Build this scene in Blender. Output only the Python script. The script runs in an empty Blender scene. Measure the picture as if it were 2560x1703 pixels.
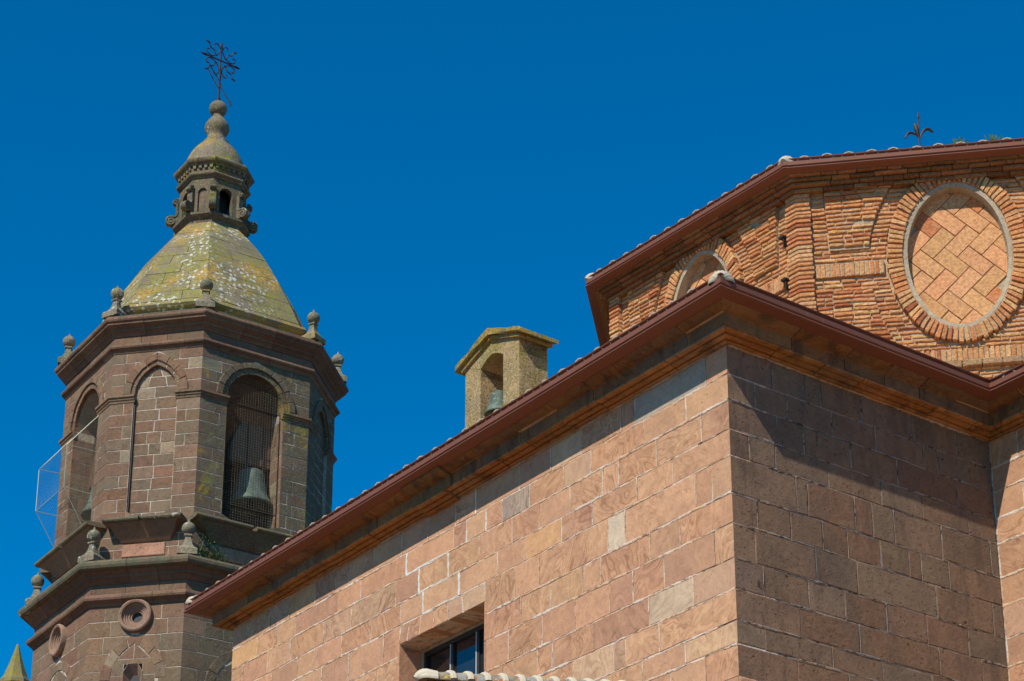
import bpy, math, random
from mathutils import Vector, Matrix
R = random.Random(7)
C = bpy.context.scene.collection
sc = bpy.context.scene
rad = math.radians

# ------------------------------------------------------------------ camera
EYE = 0.0            # world z = 0 is the photographer's eye; ground lies 1.6 m below
GROUND = -1.6
cd = bpy.data.cameras.new('camera'); cam = bpy.data.objects.new('camera', cd); C.objects.link(cam)
cd.sensor_width = 36; cd.lens = 5402 / 2560 * 36; cd.shift_y = 743 / 2560
cd.clip_start = 0.1; cd.clip_end = 3000
cam.location = (0, 0, 0); cam.rotation_euler = (rad(90 + 20.3908), 0, 0)
sc.camera = cam

def bear(d): return Vector((math.sin(rad(d)), math.cos(rad(d)), 0))
dL, dR = bear(-36.2), bear(53.8)

# ------------------------------------------------------------------ sky and sun
SUN_TRAVEL = (dR + dL * 0.4125 - Vector((0, 0, 1.083))).normalized()
SUN_EL = math.asin(-SUN_TRAVEL.z)
SUN_AZ = math.atan2(-SUN_TRAVEL.x, -SUN_TRAVEL.y)         # bearing of the sun from +Y, clockwise
w = bpy.data.worlds.new('World'); sc.world = w; w.use_nodes = True
nt = w.node_tree; nt.nodes.clear()
sky = nt.nodes.new('ShaderNodeTexSky'); sky.sky_type = 'NISHITA'; sky.sun_disc = False
sky.sun_elevation = SUN_EL; sky.sun_rotation = SUN_AZ; sky.air_density = 1.0; sky.dust_density = 0.2; sky.ozone_density = 3.0; sky.altitude = 900
tintn = nt.nodes.new('ShaderNodeMix'); tintn.data_type = 'RGBA'; tintn.blend_type = 'MULTIPLY'; tintn.inputs[0].default_value = 1
tintn.inputs[7].default_value = (0.0, 0.95, 1.46, 1)
bg = nt.nodes.new('ShaderNodeBackground'); bg.inputs[1].default_value = 0.1
wo = nt.nodes.new('ShaderNodeOutputWorld')
nt.links.new(sky.outputs[0], tintn.inputs[6]); nt.links.new(tintn.outputs[2], bg.inputs[0]); nt.links.new(bg.outputs[0], wo.inputs[0])
sd = bpy.data.lights.new('sun', 'SUN'); sd.energy = 5.0; sd.angle = rad(0.53); sd.color = (1.0, 0.93, 0.83)
sun = bpy.data.objects.new('sun', sd); C.objects.link(sun); sun.rotation_euler = SUN_TRAVEL.to_track_quat('-Z', 'Y').to_euler()
sun.location = (0, 0, 60)
sc.view_settings.view_transform = 'Standard'; sc.view_settings.look = 'None'; sc.view_settings.exposure = 0.0; sc.view_settings.gamma = 1
sc.view_settings.use_curve_mapping = False
sc.render.engine = 'CYCLES'
sc.cycles.max_bounces = 6; sc.cycles.diffuse_bounces = 4

# ------------------------------------------------------------------ materials
class NB:
    def __init__(s, name):
        s.m = bpy.data.materials.new(name); s.m.use_nodes = True; s.t = s.m.node_tree; s.t.nodes.clear()
        s.out = s.n('ShaderNodeOutputMaterial'); s.b = s.n('ShaderNodeBsdfPrincipled'); s.l(s.b.outputs[0], s.out.inputs[0])
        s.pos = s.n('ShaderNodeNewGeometry').outputs[0]
    def n(s, t): return s.t.nodes.new(t)
    def l(s, a, b): s.t.links.new(a, b)
    def set(s, sock, v):
        if hasattr(v, 'is_linked') or hasattr(v, 'links'): s.l(v, sock)
        else: sock.default_value = v
    def noise(s, vec, scale, detail=3, rough=0.55, dist=0.0):
        n = s.n('ShaderNodeTexNoise'); s.set(n.inputs['Vector'], vec); n.inputs['Scale'].default_value = scale
        n.inputs['Detail'].default_value = detail; n.inputs['Roughness'].default_value = rough; n.inputs['Distortion'].default_value = dist
        return n.outputs[0]
    def vor(s, vec, scale, feat='F1'):
        n = s.n('ShaderNodeTexVoronoi'); n.feature = feat; s.set(n.inputs['Vector'], vec); n.inputs['Scale'].default_value = scale
        return n.outputs[0]
    def ramp(s, v, a, b, lo=0.0, hi=1.0):
        n = s.n('ShaderNodeMapRange'); n.interpolation_type = 'SMOOTHSTEP'; s.set(n.inputs[0], v)
        n.inputs[1].default_value = a; n.inputs[2].default_value = b; n.inputs[3].default_value = lo; n.inputs[4].default_value = hi
        return n.outputs[0]
    def math(s, op, a, b=0.0, c=0.0):
        n = s.n('ShaderNodeMath'); n.operation = op; s.set(n.inputs[0], a); s.set(n.inputs[1], b); s.set(n.inputs[2], c); return n.outputs[0]
    def vmath(s, op, a, b):
        n = s.n('ShaderNodeVectorMath'); n.operation = op; s.set(n.inputs[0], a); s.set(n.inputs[1], b); return n.outputs[0]
    def mix(s, f, a, b, mode='MIX'):
        n = s.n('ShaderNodeMix'); n.data_type = 'RGBA'; n.blend_type = mode; s.set(n.inputs[0], f)
        for k, v in ((6, a), (7, b)):
            if isinstance(v, tuple): n.inputs[k].default_value = (*v, 1) if len(v) == 3 else v
            else: s.l(v, n.inputs[k])
        return n.outputs[2]
    def bump(s, h, dist, strength=1.0, prev=None):
        n = s.n('ShaderNodeBump'); s.l(h, n.inputs['Height']); n.inputs['Distance'].default_value = dist; n.inputs['Strength'].default_value = strength
        if prev is not None: s.l(prev, n.inputs['Normal'])
        return n.outputs[0]
    def fin(s, col, rough=0.9, normal=None, spec=0.2, metal=0.0):
        s.set(s.b.inputs['Base Color'], (*col, 1) if isinstance(col, tuple) else col); s.set(s.b.inputs['Roughness'], rough)
        s.b.inputs['Specular IOR Level'].default_value = spec; s.b.inputs['Metallic'].default_value = metal
        if normal is not None: s.l(normal, s.b.inputs['Normal'])
        return s.m

def stone_mat(name, pit=0.3, band=1.0, yellow=0.0, white=0.0, green=0.0, grime=0.25, scale=1.0, bumpd=0.012, dark=0.0, mul=None, speck=0.0):
    """sandstone: a tint and a random number per stone come from the mesh, the veins, grain, pits and lichens from noise"""
    b = NB(name)
    at = b.n('ShaderNodeAttribute'); at.attribute_name = 'tint'; tint = at.outputs['Color']; rnd = at.outputs['Alpha']
    comb = b.n('ShaderNodeCombineXYZ'); b.l(b.math('MULTIPLY', rnd, 53.0), comb.inputs[0]); b.l(b.math('MULTIPLY', rnd, 97.0), comb.inputs[1]); b.l(b.math('MULTIPLY', rnd, 31.0), comb.inputs[2])
    vr = b.n('ShaderNodeVectorRotate'); vr.rotation_type = 'AXIS_ANGLE'; vr.inputs['Axis'].default_value = (0.7, 0.5, 0.2)
    b.l(b.pos, vr.inputs['Vector']); b.l(b.math('MULTIPLY', rnd, 40.0), vr.inputs['Angle'])
    p = b.vmath('ADD', vr.outputs[0], comb.outputs[0])
    # banding (liesegang rings)
    warp = b.noise(p, 2.2 * scale, 3, 0.5)
    vn = b.noise(b.vmath('MULTIPLY', p, (1.0, 1.0, 2.4)), 1.15 * scale, 2.2, 0.42, 0.9)
    sn = b.math('SINE', b.math('MULTIPLY', vn, 95.0)); sn2 = b.math('SINE', b.math('MULTIPLY', vn, 41.0))
    vein = b.math('MULTIPLY', b.ramp(sn, 0.1, 0.95), b.ramp(b.noise(p, 1.9, 2, 0.5), 0.40, 0.60))
    wv = b.math('ADD', b.math('MULTIPLY', vein, 0.65), b.math('MULTIPLY', b.ramp(sn2, -0.6, 0.9), 0.35))
    r2 = b.math('FRACT', b.math('MULTIPLY', rnd, 7.31))
    bs = b.math('MULTIPLY', b.ramp(r2, 0.05, 0.7), 1.0 * band)
    fine = b.noise(p, 5 * scale, 4, 0.6, 2.2)
    col = b.mix(bs, tint, b.mix(wv, (1.06, 1.05, 1.03), (0.70, 0.63, 0.60)), 'MULTIPLY')
    col = b.mix(0.75, col, b.mix(b.ramp(fine, 0.35, 0.65), (0.88, 0.87, 0.86), (1.10, 1.08, 1.06)), 'MULTIPLY')
    col = b.mix(0.6, col, b.mix(b.ramp(warp, 0.3, 0.7), (0.90, 0.86, 0.86), (1.10, 1.08, 1.02)), 'MULTIPLY')
    grain = b.noise(b.pos, 60, 4, 0.75)
    col = b.mix(0.55, col, b.mix(grain, (0.62, 0.62, 0.62), (1.35, 1.35, 1.35)), 'MULTIPLY')
    if mul: col = b.mix(1.0, col, mul, 'MULTIPLY')
    # pits: small elongated hollows
    st = b.vmath('MULTIPLY', p, (1.0, 1.0, 1.9))
    pn = b.noise(st, 24, 3, 0.6, 0.6)
    pits = b.ramp(pn, 0.60, 0.70)
    big = b.ramp(b.noise(p, 7.5, 2, 0.5, 1.0), 0.70, 0.78)
    pm = b.math('MULTIPLY', b.math('MAXIMUM', pits, big), min(1.0, 0.35 + pit))
    col = b.mix(pm, col, b.mix(1.0, col, (0.42, 0.38, 0.36), 'MULTIPLY'))
    # weather staining with shapes of its own
    g = b.ramp(b.noise(b.pos, 0.9, 5, 0.6, 0.8), 0.48, 0.70)
    col = b.mix(b.math('MULTIPLY', g, grime), col, (0.10, 0.085, 0.07))
    if dark > 0:
        g2 = b.ramp(b.noise(b.vmath('MULTIPLY', b.pos, (2.2, 2.2, 0.55)), 1.6, 5, 0.65, 0.4), 0.50, 0.66)
        col = b.mix(b.math('MULTIPLY', g2, dark), col, (0.035, 0.034, 0.03))
    if green > 0:
        gg = b.ramp(b.noise(b.pos, 2.3, 5, 0.65, 0.5), 0.42, 0.62)
        col = b.mix(b.math('MULTIPLY', gg, green), col, b.mix(b.noise(b.pos, 14, 3), (0.085, 0.085, 0.045), (0.17, 0.18, 0.11)))
    if yellow > 0:
        y1 = b.ramp(b.noise(b.pos, 0.95, 6, 0.66, 0.5), 0.60 - 0.17 * yellow, 0.68 - 0.11 * yellow)
        y2 = b.ramp(b.noise(b.pos, 15, 5, 0.75), 0.42, 0.54)
        ycol = b.mix(b.ramp(b.noise(b.vmath('ADD', b.pos, (3.0, 1.0, 0.6)), 0.7, 5, 0.6), 0.46, 0.58), (0.25, 0.225, 0.035), (0.44, 0.255, 0.015))
        col = b.mix(b.math('MULTIPLY', b.math('MULTIPLY', y1, y2), 0.88), col, ycol)
    if white > 0:
        v = b.vor(b.vmath('ADD', b.pos, b.vmath('MULTIPLY', (1, 1, 1), b.math('MULTIPLY', b.noise(b.pos, 6, 2), 0.12))), 8.5)
        wz = b.ramp(b.noise(b.pos, 0.75, 4, 0.6), 0.66 - 0.22 * white, 0.76 - 0.22 * white)
        wm = b.math('MULTIPLY', b.ramp(v, 0.36, 0.29), wz)
        v2 = b.vor(b.pos, 31.0); wm = b.math('MAXIMUM', wm, b.math('MULTIPLY', b.ramp(v2, 0.30, 0.2), b.math('MULTIPLY', wz, 0.8)))
        col = b.mix(b.math('MULTIPLY', wm, 0.85), col, b.mix(b.noise(b.pos, 30, 2), (0.42, 0.42, 0.35), (0.70, 0.70, 0.61)))
    if speck > 0:
        s1 = b.ramp(b.noise(b.pos, 38, 4, 0.75), 0.53, 0.60); s2 = b.ramp(b.noise(b.vmath('ADD', b.pos, (5.1, 2.2, 7.7)), 30, 4, 0.75), 0.55, 0.61)
        col = b.mix(b.math('MULTIPLY', s1, speck), col, (0.075, 0.06, 0.035)); col = b.mix(b.math('MULTIPLY', s2, speck * 0.8), col, (0.58, 0.50, 0.33))
    h = b.math('SUBTRACT', b.math('ADD', b.math('MULTIPLY', b.noise(p, 14, 5, 0.65), 0.55), b.math('MULTIPLY', grain, 0.28)), b.math('MULTIPLY', pm, 0.75))
    nrm = b.bump(h, bumpd, 0.55)
    return b.fin(col, 0.93, nrm, 0.12)

def mortar_mat(name, c1, c2, c3, amt=0.5):
    b = NB(name)
    n = b.noise(b.pos, 1.7, 5, 0.6); n2 = b.noise(b.pos, 38, 4, 0.7)
    col = b.mix(b.ramp(n, 0.42, 0.60), c1, c2)
    col = b.mix(b.math('MULTIPLY', b.ramp(b.noise(b.pos, 9, 4, 0.7), 0.50, 0.62), amt), col, c3)
    col = b.mix(0.5, col, b.mix(n2, (0.6, 0.6, 0.6), (1.3, 1.3, 1.3)), 'MULTIPLY')
    return b.fin(col, 0.95, b.bump(b.math('ADD', n2, b.math('MULTIPLY', b.noise(b.pos, 11, 3), 1.4)), 0.02, 0.8), 0.1)

def brick_mat(name, lichen=0.3, bd=0.03):
    b = NB(name)
    at = b.n('ShaderNodeAttribute'); at.attribute_name = 'tint'; tint = at.outputs['Color']
    n1 = b.noise(b.pos, 22, 4, 0.65); n2 = b.noise(b.pos, 95, 3, 0.7)
    col = b.mix(0.8, tint, b.mix(b.ramp(n1, 0.3, 0.7), (0.66, 0.62, 0.60), (1.28, 1.26, 1.22)), 'MULTIPLY')
    col = b.mix(0.5, col, b.mix(n2, (0.55, 0.55, 0.55), (1.4, 1.4, 1.4)), 'MULTIPLY')
    pale = b.ramp(b.noise(b.pos, 6, 5, 0.7, 0.4), 0.56, 0.70)
    col = b.mix(b.math('MULTIPLY', pale, 0.30), col, (0.52, 0.35, 0.21))
    if lichen:
        l1 = b.ramp(b.noise(b.pos, 3.1, 5, 0.7), 0.56, 0.68)
        col = b.mix(b.math('MULTIPLY', b.math('MULTIPLY', l1, b.ramp(n1, 0.45, 0.6)), lichen), col, (0.13, 0.12, 0.05))
    h = b.math('ADD', b.math('MULTIPLY', n1, 1.0), b.math('MULTIPLY', n2, 0.35))
    return b.fin(col, 0.92, b.bump(h, bd, 1.0), 0.12)

M = {}
M['stone'] = stone_mat('sandstone', pit=0.15, band=1.0, grime=0.10)
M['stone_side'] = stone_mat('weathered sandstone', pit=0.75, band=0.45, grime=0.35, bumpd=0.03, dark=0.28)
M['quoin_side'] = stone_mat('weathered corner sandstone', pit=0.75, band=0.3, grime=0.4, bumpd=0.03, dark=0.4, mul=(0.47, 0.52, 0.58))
M['quoin_tower'] = stone_mat('weathered tower corner with painted shade', pit=0.5, band=0.4, grime=0.42, green=0.38, yellow=0.2, white=0.1, bumpd=0.02, dark=0.25, mul=(0.72, 0.80, 0.85))  # mul puts shade into the colour of the sun-grazed leg; growth is real
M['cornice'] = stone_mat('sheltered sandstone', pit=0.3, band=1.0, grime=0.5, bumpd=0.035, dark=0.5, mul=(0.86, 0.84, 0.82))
M['tower'] = stone_mat('tower sandstone', pit=0.4, band=0.8, grime=0.32, green=0.14, yellow=0.0, bumpd=0.03, dark=0.15)
M['tower_side'] = stone_mat('tower sandstone with painted shade', pit=0.5, band=0.5, grime=0.42, green=0.40, yellow=0.08, white=0.1, bumpd=0.035, dark=0.35, speck=0.25)  # shade of the sun-grazed faces put into the colour, with real lichen
M['ledge'] = stone_mat('mossy sandstone', pit=0.5, band=0.3, grime=0.5, green=0.75, yellow=0.25, white=0.35, bumpd=0.04, dark=0.5, mul=(0.8, 0.8, 0.8))
M['dome'] = stone_mat('lichened sandstone', pit=0.3, band=0.2, grime=0.35, green=0.35, yellow=1.22, white=1.0, speck=0.22, bumpd=0.02)
M['lantern'] = stone_mat('lantern sandstone', pit=0.5, band=0.2, grime=0.5, green=0.6, yellow=0.35, white=0.35, bumpd=0.03, dark=0.5, mul=(0.58, 0.59, 0.58), speck=0.35)
M['capstone'] = stone_mat('weathered cap stone', pit=0.5, band=0.1, grime=0.35, green=0.65, yellow=0.55, white=0.7, bumpd=0.04, dark=0.35, mul=(.85, .86, .84), speck=0.4)
M['pinnacle'] = stone_mat('pinnacle sandstone', pit=0.4, band=0.2, grime=0.3, green=0.8, yellow=0.6, white=0.8, bumpd=0.035, dark=0.3, mul=(.85, .87, .85), speck=0.45)
M['spire'] = stone_mat('spire sandstone', pit=0.3, band=0.2, grime=0.35, green=0.6, yellow=1.35, white=0.35, bumpd=0.02)
M['turret'] = stone_mat('rough turret stone', pit=0.9, band=0.0, grime=0.3, green=0.30, yellow=0.95, white=0.5, bumpd=0.12, dark=0.15, speck=0.75)
M['turretcap'] = stone_mat('turret capping', pit=0.5, band=0.1, grime=0.4, green=0.7, yellow=1.4, white=0.2, bumpd=0.08, dark=0.3, speck=0.5)
M['mortar'] = mortar_mat('lime mortar', (0.70, 0.57, 0.45), (0.66, 0.43, 0.26), (0.20, 0.12, 0.08), 0.6)
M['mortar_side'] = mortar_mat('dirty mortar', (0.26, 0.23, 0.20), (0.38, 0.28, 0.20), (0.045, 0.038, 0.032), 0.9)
M['mortar_tower'] = mortar_mat('tower mortar', (0.56, 0.48, 0.385), (0.48, 0.37, 0.27), (0.14, 0.11, 0.085), 0.45)
M['mortar_brick'] = mortar_mat('brick mortar', (0.46, 0.34, 0.22), (0.52, 0.37, 0.23), (0.20, 0.13, 0.08), 0.5)
M['stucco'] = mortar_mat('grey stucco', (0.47, 0.39, 0.27), (0.40, 0.32, 0.22), (0.25, 0.19, 0.13), 0.4)
M['mortar_corn'] = mortar_mat('stained mortar', (0.50, 0.27, 0.11), (0.55, 0.40, 0.26), (0.15, 0.09, 0.05), 0.4)
M['repoint'] = mortar_mat('fresh white mortar', (0.72, 0.71, 0.64), (0.66, 0.64, 0.56), (0.5, 0.45, 0.38), 0.3)
M['brick'] = brick_mat('hand made brick', 0.18)
M['pantile'] = brick_mat('brick tile', 0.1, 0.010)

def simple(name, col, rough=0.5, metal=0.0, spec=0.5, nsc=20, nam=0.25, bumpd=0.004):
    b = NB(name); n = b.noise(b.pos, nsc, 4, 0.6)
    c = b.mix(1.0, col, b.mix(n, (1 - nam,) * 3, (1 + nam,) * 3), 'MULTIPLY')
    return b.fin(c, rough, b.bump(n, bumpd, 0.4), spec, metal)
def gutter_mat():
    b = NB('brown painted gutter')
    n = b.noise(b.vmath('MULTIPLY', b.pos, (3, 3, 1)), 1.2, 4, 0.6)
    st = b.ramp(b.noise(b.vmath('MULTIPLY', b.pos, (14, 14, 1.2)), 1.5, 3, 0.6), 0.58, 0.75)
    c = b.mix(n, (0.178, 0.068, 0.042), (0.210, 0.085, 0.054))
    c = b.mix(b.math('MULTIPLY', st, 0.22), c, (0.33, 0.20, 0.15))
    return b.fin(c, 0.55, b.bump(n, 0.01, 0.15), 0.16)
M['gutter'] = gutter_mat()
M['iron'] = simple('wrought iron', (0.045, 0.032, 0.026), 0.6, 0.5, 0.4, 60, 0.5)
M['wire'] = simple('galvanised wire', (0.42, 0.45, 0.33), 0.5, 0.3, 0.4, 40, 0.3)
M['wire2'] = simple('net wire', (0.36, 0.31, 0.22), 0.6, 0.2, 0.4, 40, 0.3)
M['wood'] = simple('weathered timber', (0.13, 0.075, 0.048), 0.85, 0, 0.2, 9, 0.5, 0.03)
M['frame'] = simple('dark window frame', (0.035, 0.032, 0.030), 0.5, 0.2, 0.4, 30, 0.3)
M['leaf'] = simple('leaf', (0.06, 0.11, 0.03), 0.6, 0, 0.3, 12, 0.5)
M['pale'] = simple('white painted bracket', (0.62, 0.63, 0.60), 0.6)
def bell_mat():
    b = NB('verdigris bronze'); st = b.vmath('MULTIPLY', b.pos, (1, 1, 0.25))
    n = b.noise(st, 6, 5, 0.65); n2 = b.noise(b.pos, 26, 4, 0.65)
    c = b.mix(b.ramp(n, 0.35, 0.65), (0.060, 0.085, 0.062), (0.135, 0.175, 0.130)); c = b.mix(b.ramp(n2, 0.52, 0.68), c, (0.23, 0.26, 0.19))
    return b.fin(c, 0.7, b.bump(n2, 0.008, 0.4), 0.3, 0.1)
M['bell'] = bell_mat()
def glass_mat():
    b = NB('window glass'); n = b.noise(b.pos, 1.3, 3, 0.5)
    return b.fin(b.mix(n, (0.006, 0.010, 0.013), (0.02, 0.028, 0.03)), 0.07, b.bump(b.noise(b.pos, 2.2, 2), 0.01, 0.3), 1.0)
M['glass'] = glass_mat()
def tile_mat():
    b = NB('pale clay tile')
    at = b.n('ShaderNodeAttribute'); at.attribute_name = 'tint'
    n = b.noise(b.pos, 7, 5, 0.65); n2 = b.noise(b.pos, 60, 3, 0.7)
    c = b.mix(b.ramp(n, 0.58, 0.75), at.outputs['Color'], (0.36, 0.31, 0.22))
    c = b.mix(b.math('MULTIPLY', b.ramp(b.noise(b.pos, 11, 4, 0.7), 0.58, 0.68), 0.5), c, (0.32, 0.20, 0.04))
    c = b.mix(0.4, c, b.mix(n2, (0.7, 0.7, 0.7), (1.25, 1.25, 1.25)), 'MULTIPLY')
    return b.fin(c, 0.85, b.bump(n2, 0.006, 0.5), 0.2)
M['tile'] = tile_mat()
def lichtile_mat():
    b = NB('lichened ridge tile')
    n = b.noise(b.pos, 9, 5, 0.65); n2 = b.noise(b.pos, 70, 3, 0.7)
    c = b.mix(b.ramp(n, 0.40, 0.62), (0.30, 0.29, 0.25), (0.20, 0.16, 0.10))
    c = b.mix(b.ramp(b.noise(b.pos, 7, 4, 0.7), 0.54, 0.62), c, (0.42, 0.16, 0.05))
    c = b.mix(b.ramp(b.noise(b.pos, 12, 4, 0.7), 0.57, 0.64), c, (0.45, 0.33, 0.03))
    c = b.mix(b.ramp(b.vor(b.pos, 26), 0.28, 0.18), c, (0.42, 0.45, 0.42))
    c = b.mix(0.5, c, b.mix(n2, (0.6, 0.6, 0.6), (1.35, 1.35, 1.35)), 'MULTIPLY')
    return b.fin(c, 0.9, b.bump(n2, 0.012, 0.7), 0.15)
M['lichtile'] = lichtile_mat()
def ground_mat():
    b = NB('plaza paving')
    br = b.n('ShaderNodeTexBrick'); b.l(b.pos, br.inputs['Vector']); br.inputs['Scale'].default_value = 1.2
    br.inputs['Color1'].default_value = (0.215, 0.108, 0.048, 1); br.inputs['Color2'].default_value = (0.245, 0.125, 0.058, 1); br.inputs['Mortar'].default_value = (0.11, 0.09, 0.07, 1)
    br.inputs['Mortar Size'].default_value = 0.012
    c = b.mix(0.5, br.outputs[0], b.mix(b.noise(b.pos, 3, 5, 0.6), (0.7, 0.7, 0.7), (1.25, 1.25, 1.25)), 'MULTIPLY')
    return b.fin(c, 0.9, None, 0.1)
M['ground'] = ground_mat()
def coursed_mat():
    b = NB('inner masonry')
    m = b.n('ShaderNodeMapping'); m.vector_type = 'POINT'; sx = b.n('ShaderNodeSeparateXYZ'); b.l(b.pos, sx.inputs[0])
    cx = b.n('ShaderNodeCombineXYZ'); b.l(b.math('ADD', sx.outputs[0], b.math('MULTIPLY', sx.outputs[1], 0.7)), cx.inputs[0]); b.l(sx.outputs[2], cx.inputs[1])
    br = b.n('ShaderNodeTexBrick'); b.l(cx.outputs[0], br.inputs['Vector']); br.inputs['Scale'].default_value = 1.0
    br.inputs['Brick Width'].default_value = 0.55; br.inputs['Row Height'].default_value = 0.27; br.inputs['Mortar Size'].default_value = 0.012
    br.inputs['Color1'].default_value = (0.10, 0.07, 0.05, 1); br.inputs['Color2'].default_value = (0.13, 0.09, 0.068, 1); br.inputs['Mortar'].default_value = (0.20, 0.16, 0.13, 1)
    c = b.mix(0.7, br.outputs[0], b.mix(b.noise(b.pos, 6, 5, 0.6), (0.65, 0.65, 0.65), (1.3, 1.3, 1.3)), 'MULTIPLY')
    return b.fin(c, 0.9, b.bump(b.noise(b.pos, 20, 4), 0.02, 0.6), 0.1)
M['inner'] = coursed_mat()

# ------------------------------------------------------------------ mesh helpers
class MB:
    def __init__(s): s.v = []; s.f = []; s.t = []; s.tint = (0.5, 0.5, 0.5, 0.5)
    def add(s, vs, fs, tint=None):
        o = len(s.v); s.v += [tuple(v) for v in vs]; s.f += [[i + o for i in f] for f in fs]; s.t += [tint or s.tint] * len(vs)
    def tris(s): return sum(len(f) - 2 for f in s.f)
def wloc(p):
    v = Vector((0, 0, 0))
    while p is not None: v = v + p.location; p = p.parent
    return v
def obj(name, m, mat, parent=None, smooth=False, kind=None, label=None, cat=None, loc=None):
    me = bpy.data.meshes.new(name); base = wloc(parent) if parent else Vector((0, 0, 0))
    l = Vector(loc) - base if loc is not None else Vector((0, 0, 0)); o0 = base + l
    me.from_pydata([(x - o0.x, y - o0.y, z - o0.z) for x, y, z in m.v], [], m.f)
    a = me.attributes.new('tint', 'FLOAT_COLOR', 'POINT'); a.data.foreach_set('color', [c for t in m.t for c in t])
    if smooth:
        for p in me.polygons: p.use_smooth = True
        try: me.set_sharp_from_angle(angle=rad(40))
        except Exception: pass
    me.materials.append(M[mat]); me.update()
    o = bpy.data.objects.new(name, me); C.objects.link(o); o.location = l
    if parent: o.parent = parent
    if kind: o['kind'] = kind
    if label: o['label'] = label
    if cat: o['category'] = cat
    return o
def thing(name, label, cat, loc, group=None):
    o = bpy.data.objects.new(name, None); C.objects.link(o); o.location = loc; o.empty_display_size = 0.3
    o['label'] = label; o['category'] = cat
    if group: o['group'] = group
    return o
def place(src, parent, mat4, first=False):
    """put a copy of a part (mesh data shared) at a world matrix under its thing"""
    o = src if first else src.copy()
    if not first: C.objects.link(o)
    o.parent = parent; mm = mat4.copy(); mm.translation = mat4.translation - wloc(parent); o.matrix_local = mm
    return o

class Fr:
    """vertical wall frame: u along, z up, d outwards"""
    def __init__(s, O, U, N): s.O = Vector((O[0], O[1], 0)); s.U = Vector((U[0], U[1], 0)).normalized(); s.N = Vector((N[0], N[1], 0)).normalized()
    def p(s, u, z, d=0.0): q = s.O + s.U * u + s.N * d; return (q.x, q.y, z)
def fr2(A, B, inside):
    A, B, I = Vector(A[:2]), Vector(B[:2]), Vector(inside[:2]); U = (B - A).normalized(); N = Vector((U.y, -U.x))
    if N.dot(I - A) > 0: N = -N
    return Fr(A, U, N), (B - A).length

def prism(m, poly, fr, d0, d1, ch=0.0, jit=0.0, sub=0, tint=None, tilt=0.0):
    """extrude a (u,z) outline from d0 out to d1, with an uneven chamfered front edge"""
    if sub:
        q = []
        for i, a in enumerate(poly):
            b = poly[(i + 1) % len(poly)]; L = math.hypot(b[0] - a[0], b[1] - a[1]); n = max(1, min(5, int(L / sub)))
            for k in range(n): q.append((a[0] + (b[0] - a[0]) * k / n, a[1] + (b[1] - a[1]) * k / n))
        poly = q
    cu = sum(p[0] for p in poly) / len(poly); cz = sum(p[1] for p in poly) / len(poly)
    if jit: poly = [(u + R.uniform(-jit, jit), z + R.uniform(-jit, jit)) for u, z in poly]
    n = len(poly); ta, tb = R.uniform(-tilt, tilt), R.uniform(-tilt, tilt)
    D = lambda u, z: d1 + ta * (u - cu) + tb * (z - cz)
    vs = [fr.p(u, z, d0) for u, z in poly]
    if ch:
        vs += [fr.p(u, z, D(u, z) - ch * 0.9) for u, z in poly]
        for u, z in poly:
            c = ch * R.uniform(0.6, 1.5)
            uu = u + max(-c, min(c, cu - u)); zz = z + max(-c, min(c, cz - z)); vs.append(fr.p(uu, zz, D(uu, zz)))
        k = 2
    else:
        vs += [fr.p(u, z, D(u, z)) for u, z in poly]; k = 1
    fs = [[r * n + i, r * n + (i + 1) % n, (r + 1) * n + (i + 1) % n, (r + 1) * n + i] for r in range(k) for i in range(n)]
    fs.append([k * n + i for i in range(n)]); fs.append([n - 1 - i for i in range(n)])
    m.add(vs, fs, tint)

def quoin(m, P, ua, na, ub, nb, la, lb, z0, z1, p=0.012, back=0.08, ch=0.006, tint=None, jit=0.003):
    """one stone that turns a corner: legs la along ua (outward normal na) and lb along ub"""
    P = Vector((P[0], P[1])); ua, na, ub, nb = [Vector((v[0], v[1])).normalized() for v in (ua, na, ub, nb)]
    def corner(oa, ob):      # intersection of the two planes offset outward oa / ob
        det = na.x * nb.y - na.y * nb.x
        return P + Vector(((oa * nb.y - ob * na.y) / det, (ob * na.x - oa * nb.x) / det))
    pl = [corner(p, p), P + ub * lb + nb * p, P + ub * lb - nb * back, corner(-back, -back), P + ua * la - na * back, P + ua * la + na * p]
    pin = [corner(p - ch, p - ch), P + ub * (lb - ch) + nb * (p - ch), P + ub * lb - nb * back, corner(-back, -back), P + ua * la - na * back, P + ua * (la - ch) + na * (p - ch)]
    j = lambda: R.uniform(-jit, jit)
    zz = [(pin, z0), (pl, z0 + ch), (pl, z1 - ch), (pin, z1)]
    vs = []
    for q, z in zz:
        dz = j()
        vs += [(a.x, a.y, z + dz) for a in q]
    n = 6; fs = [[r * n + i, r * n + (i + 1) % n, (r + 1) * n + (i + 1) % n, (r + 1) * n + i] for r in range(3) for i in range(n)]
    fs += [[3 * n + i for i in range(n)], [n - 1 - i for i in range(n)]]
    m.add(vs, fs, tint)

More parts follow.
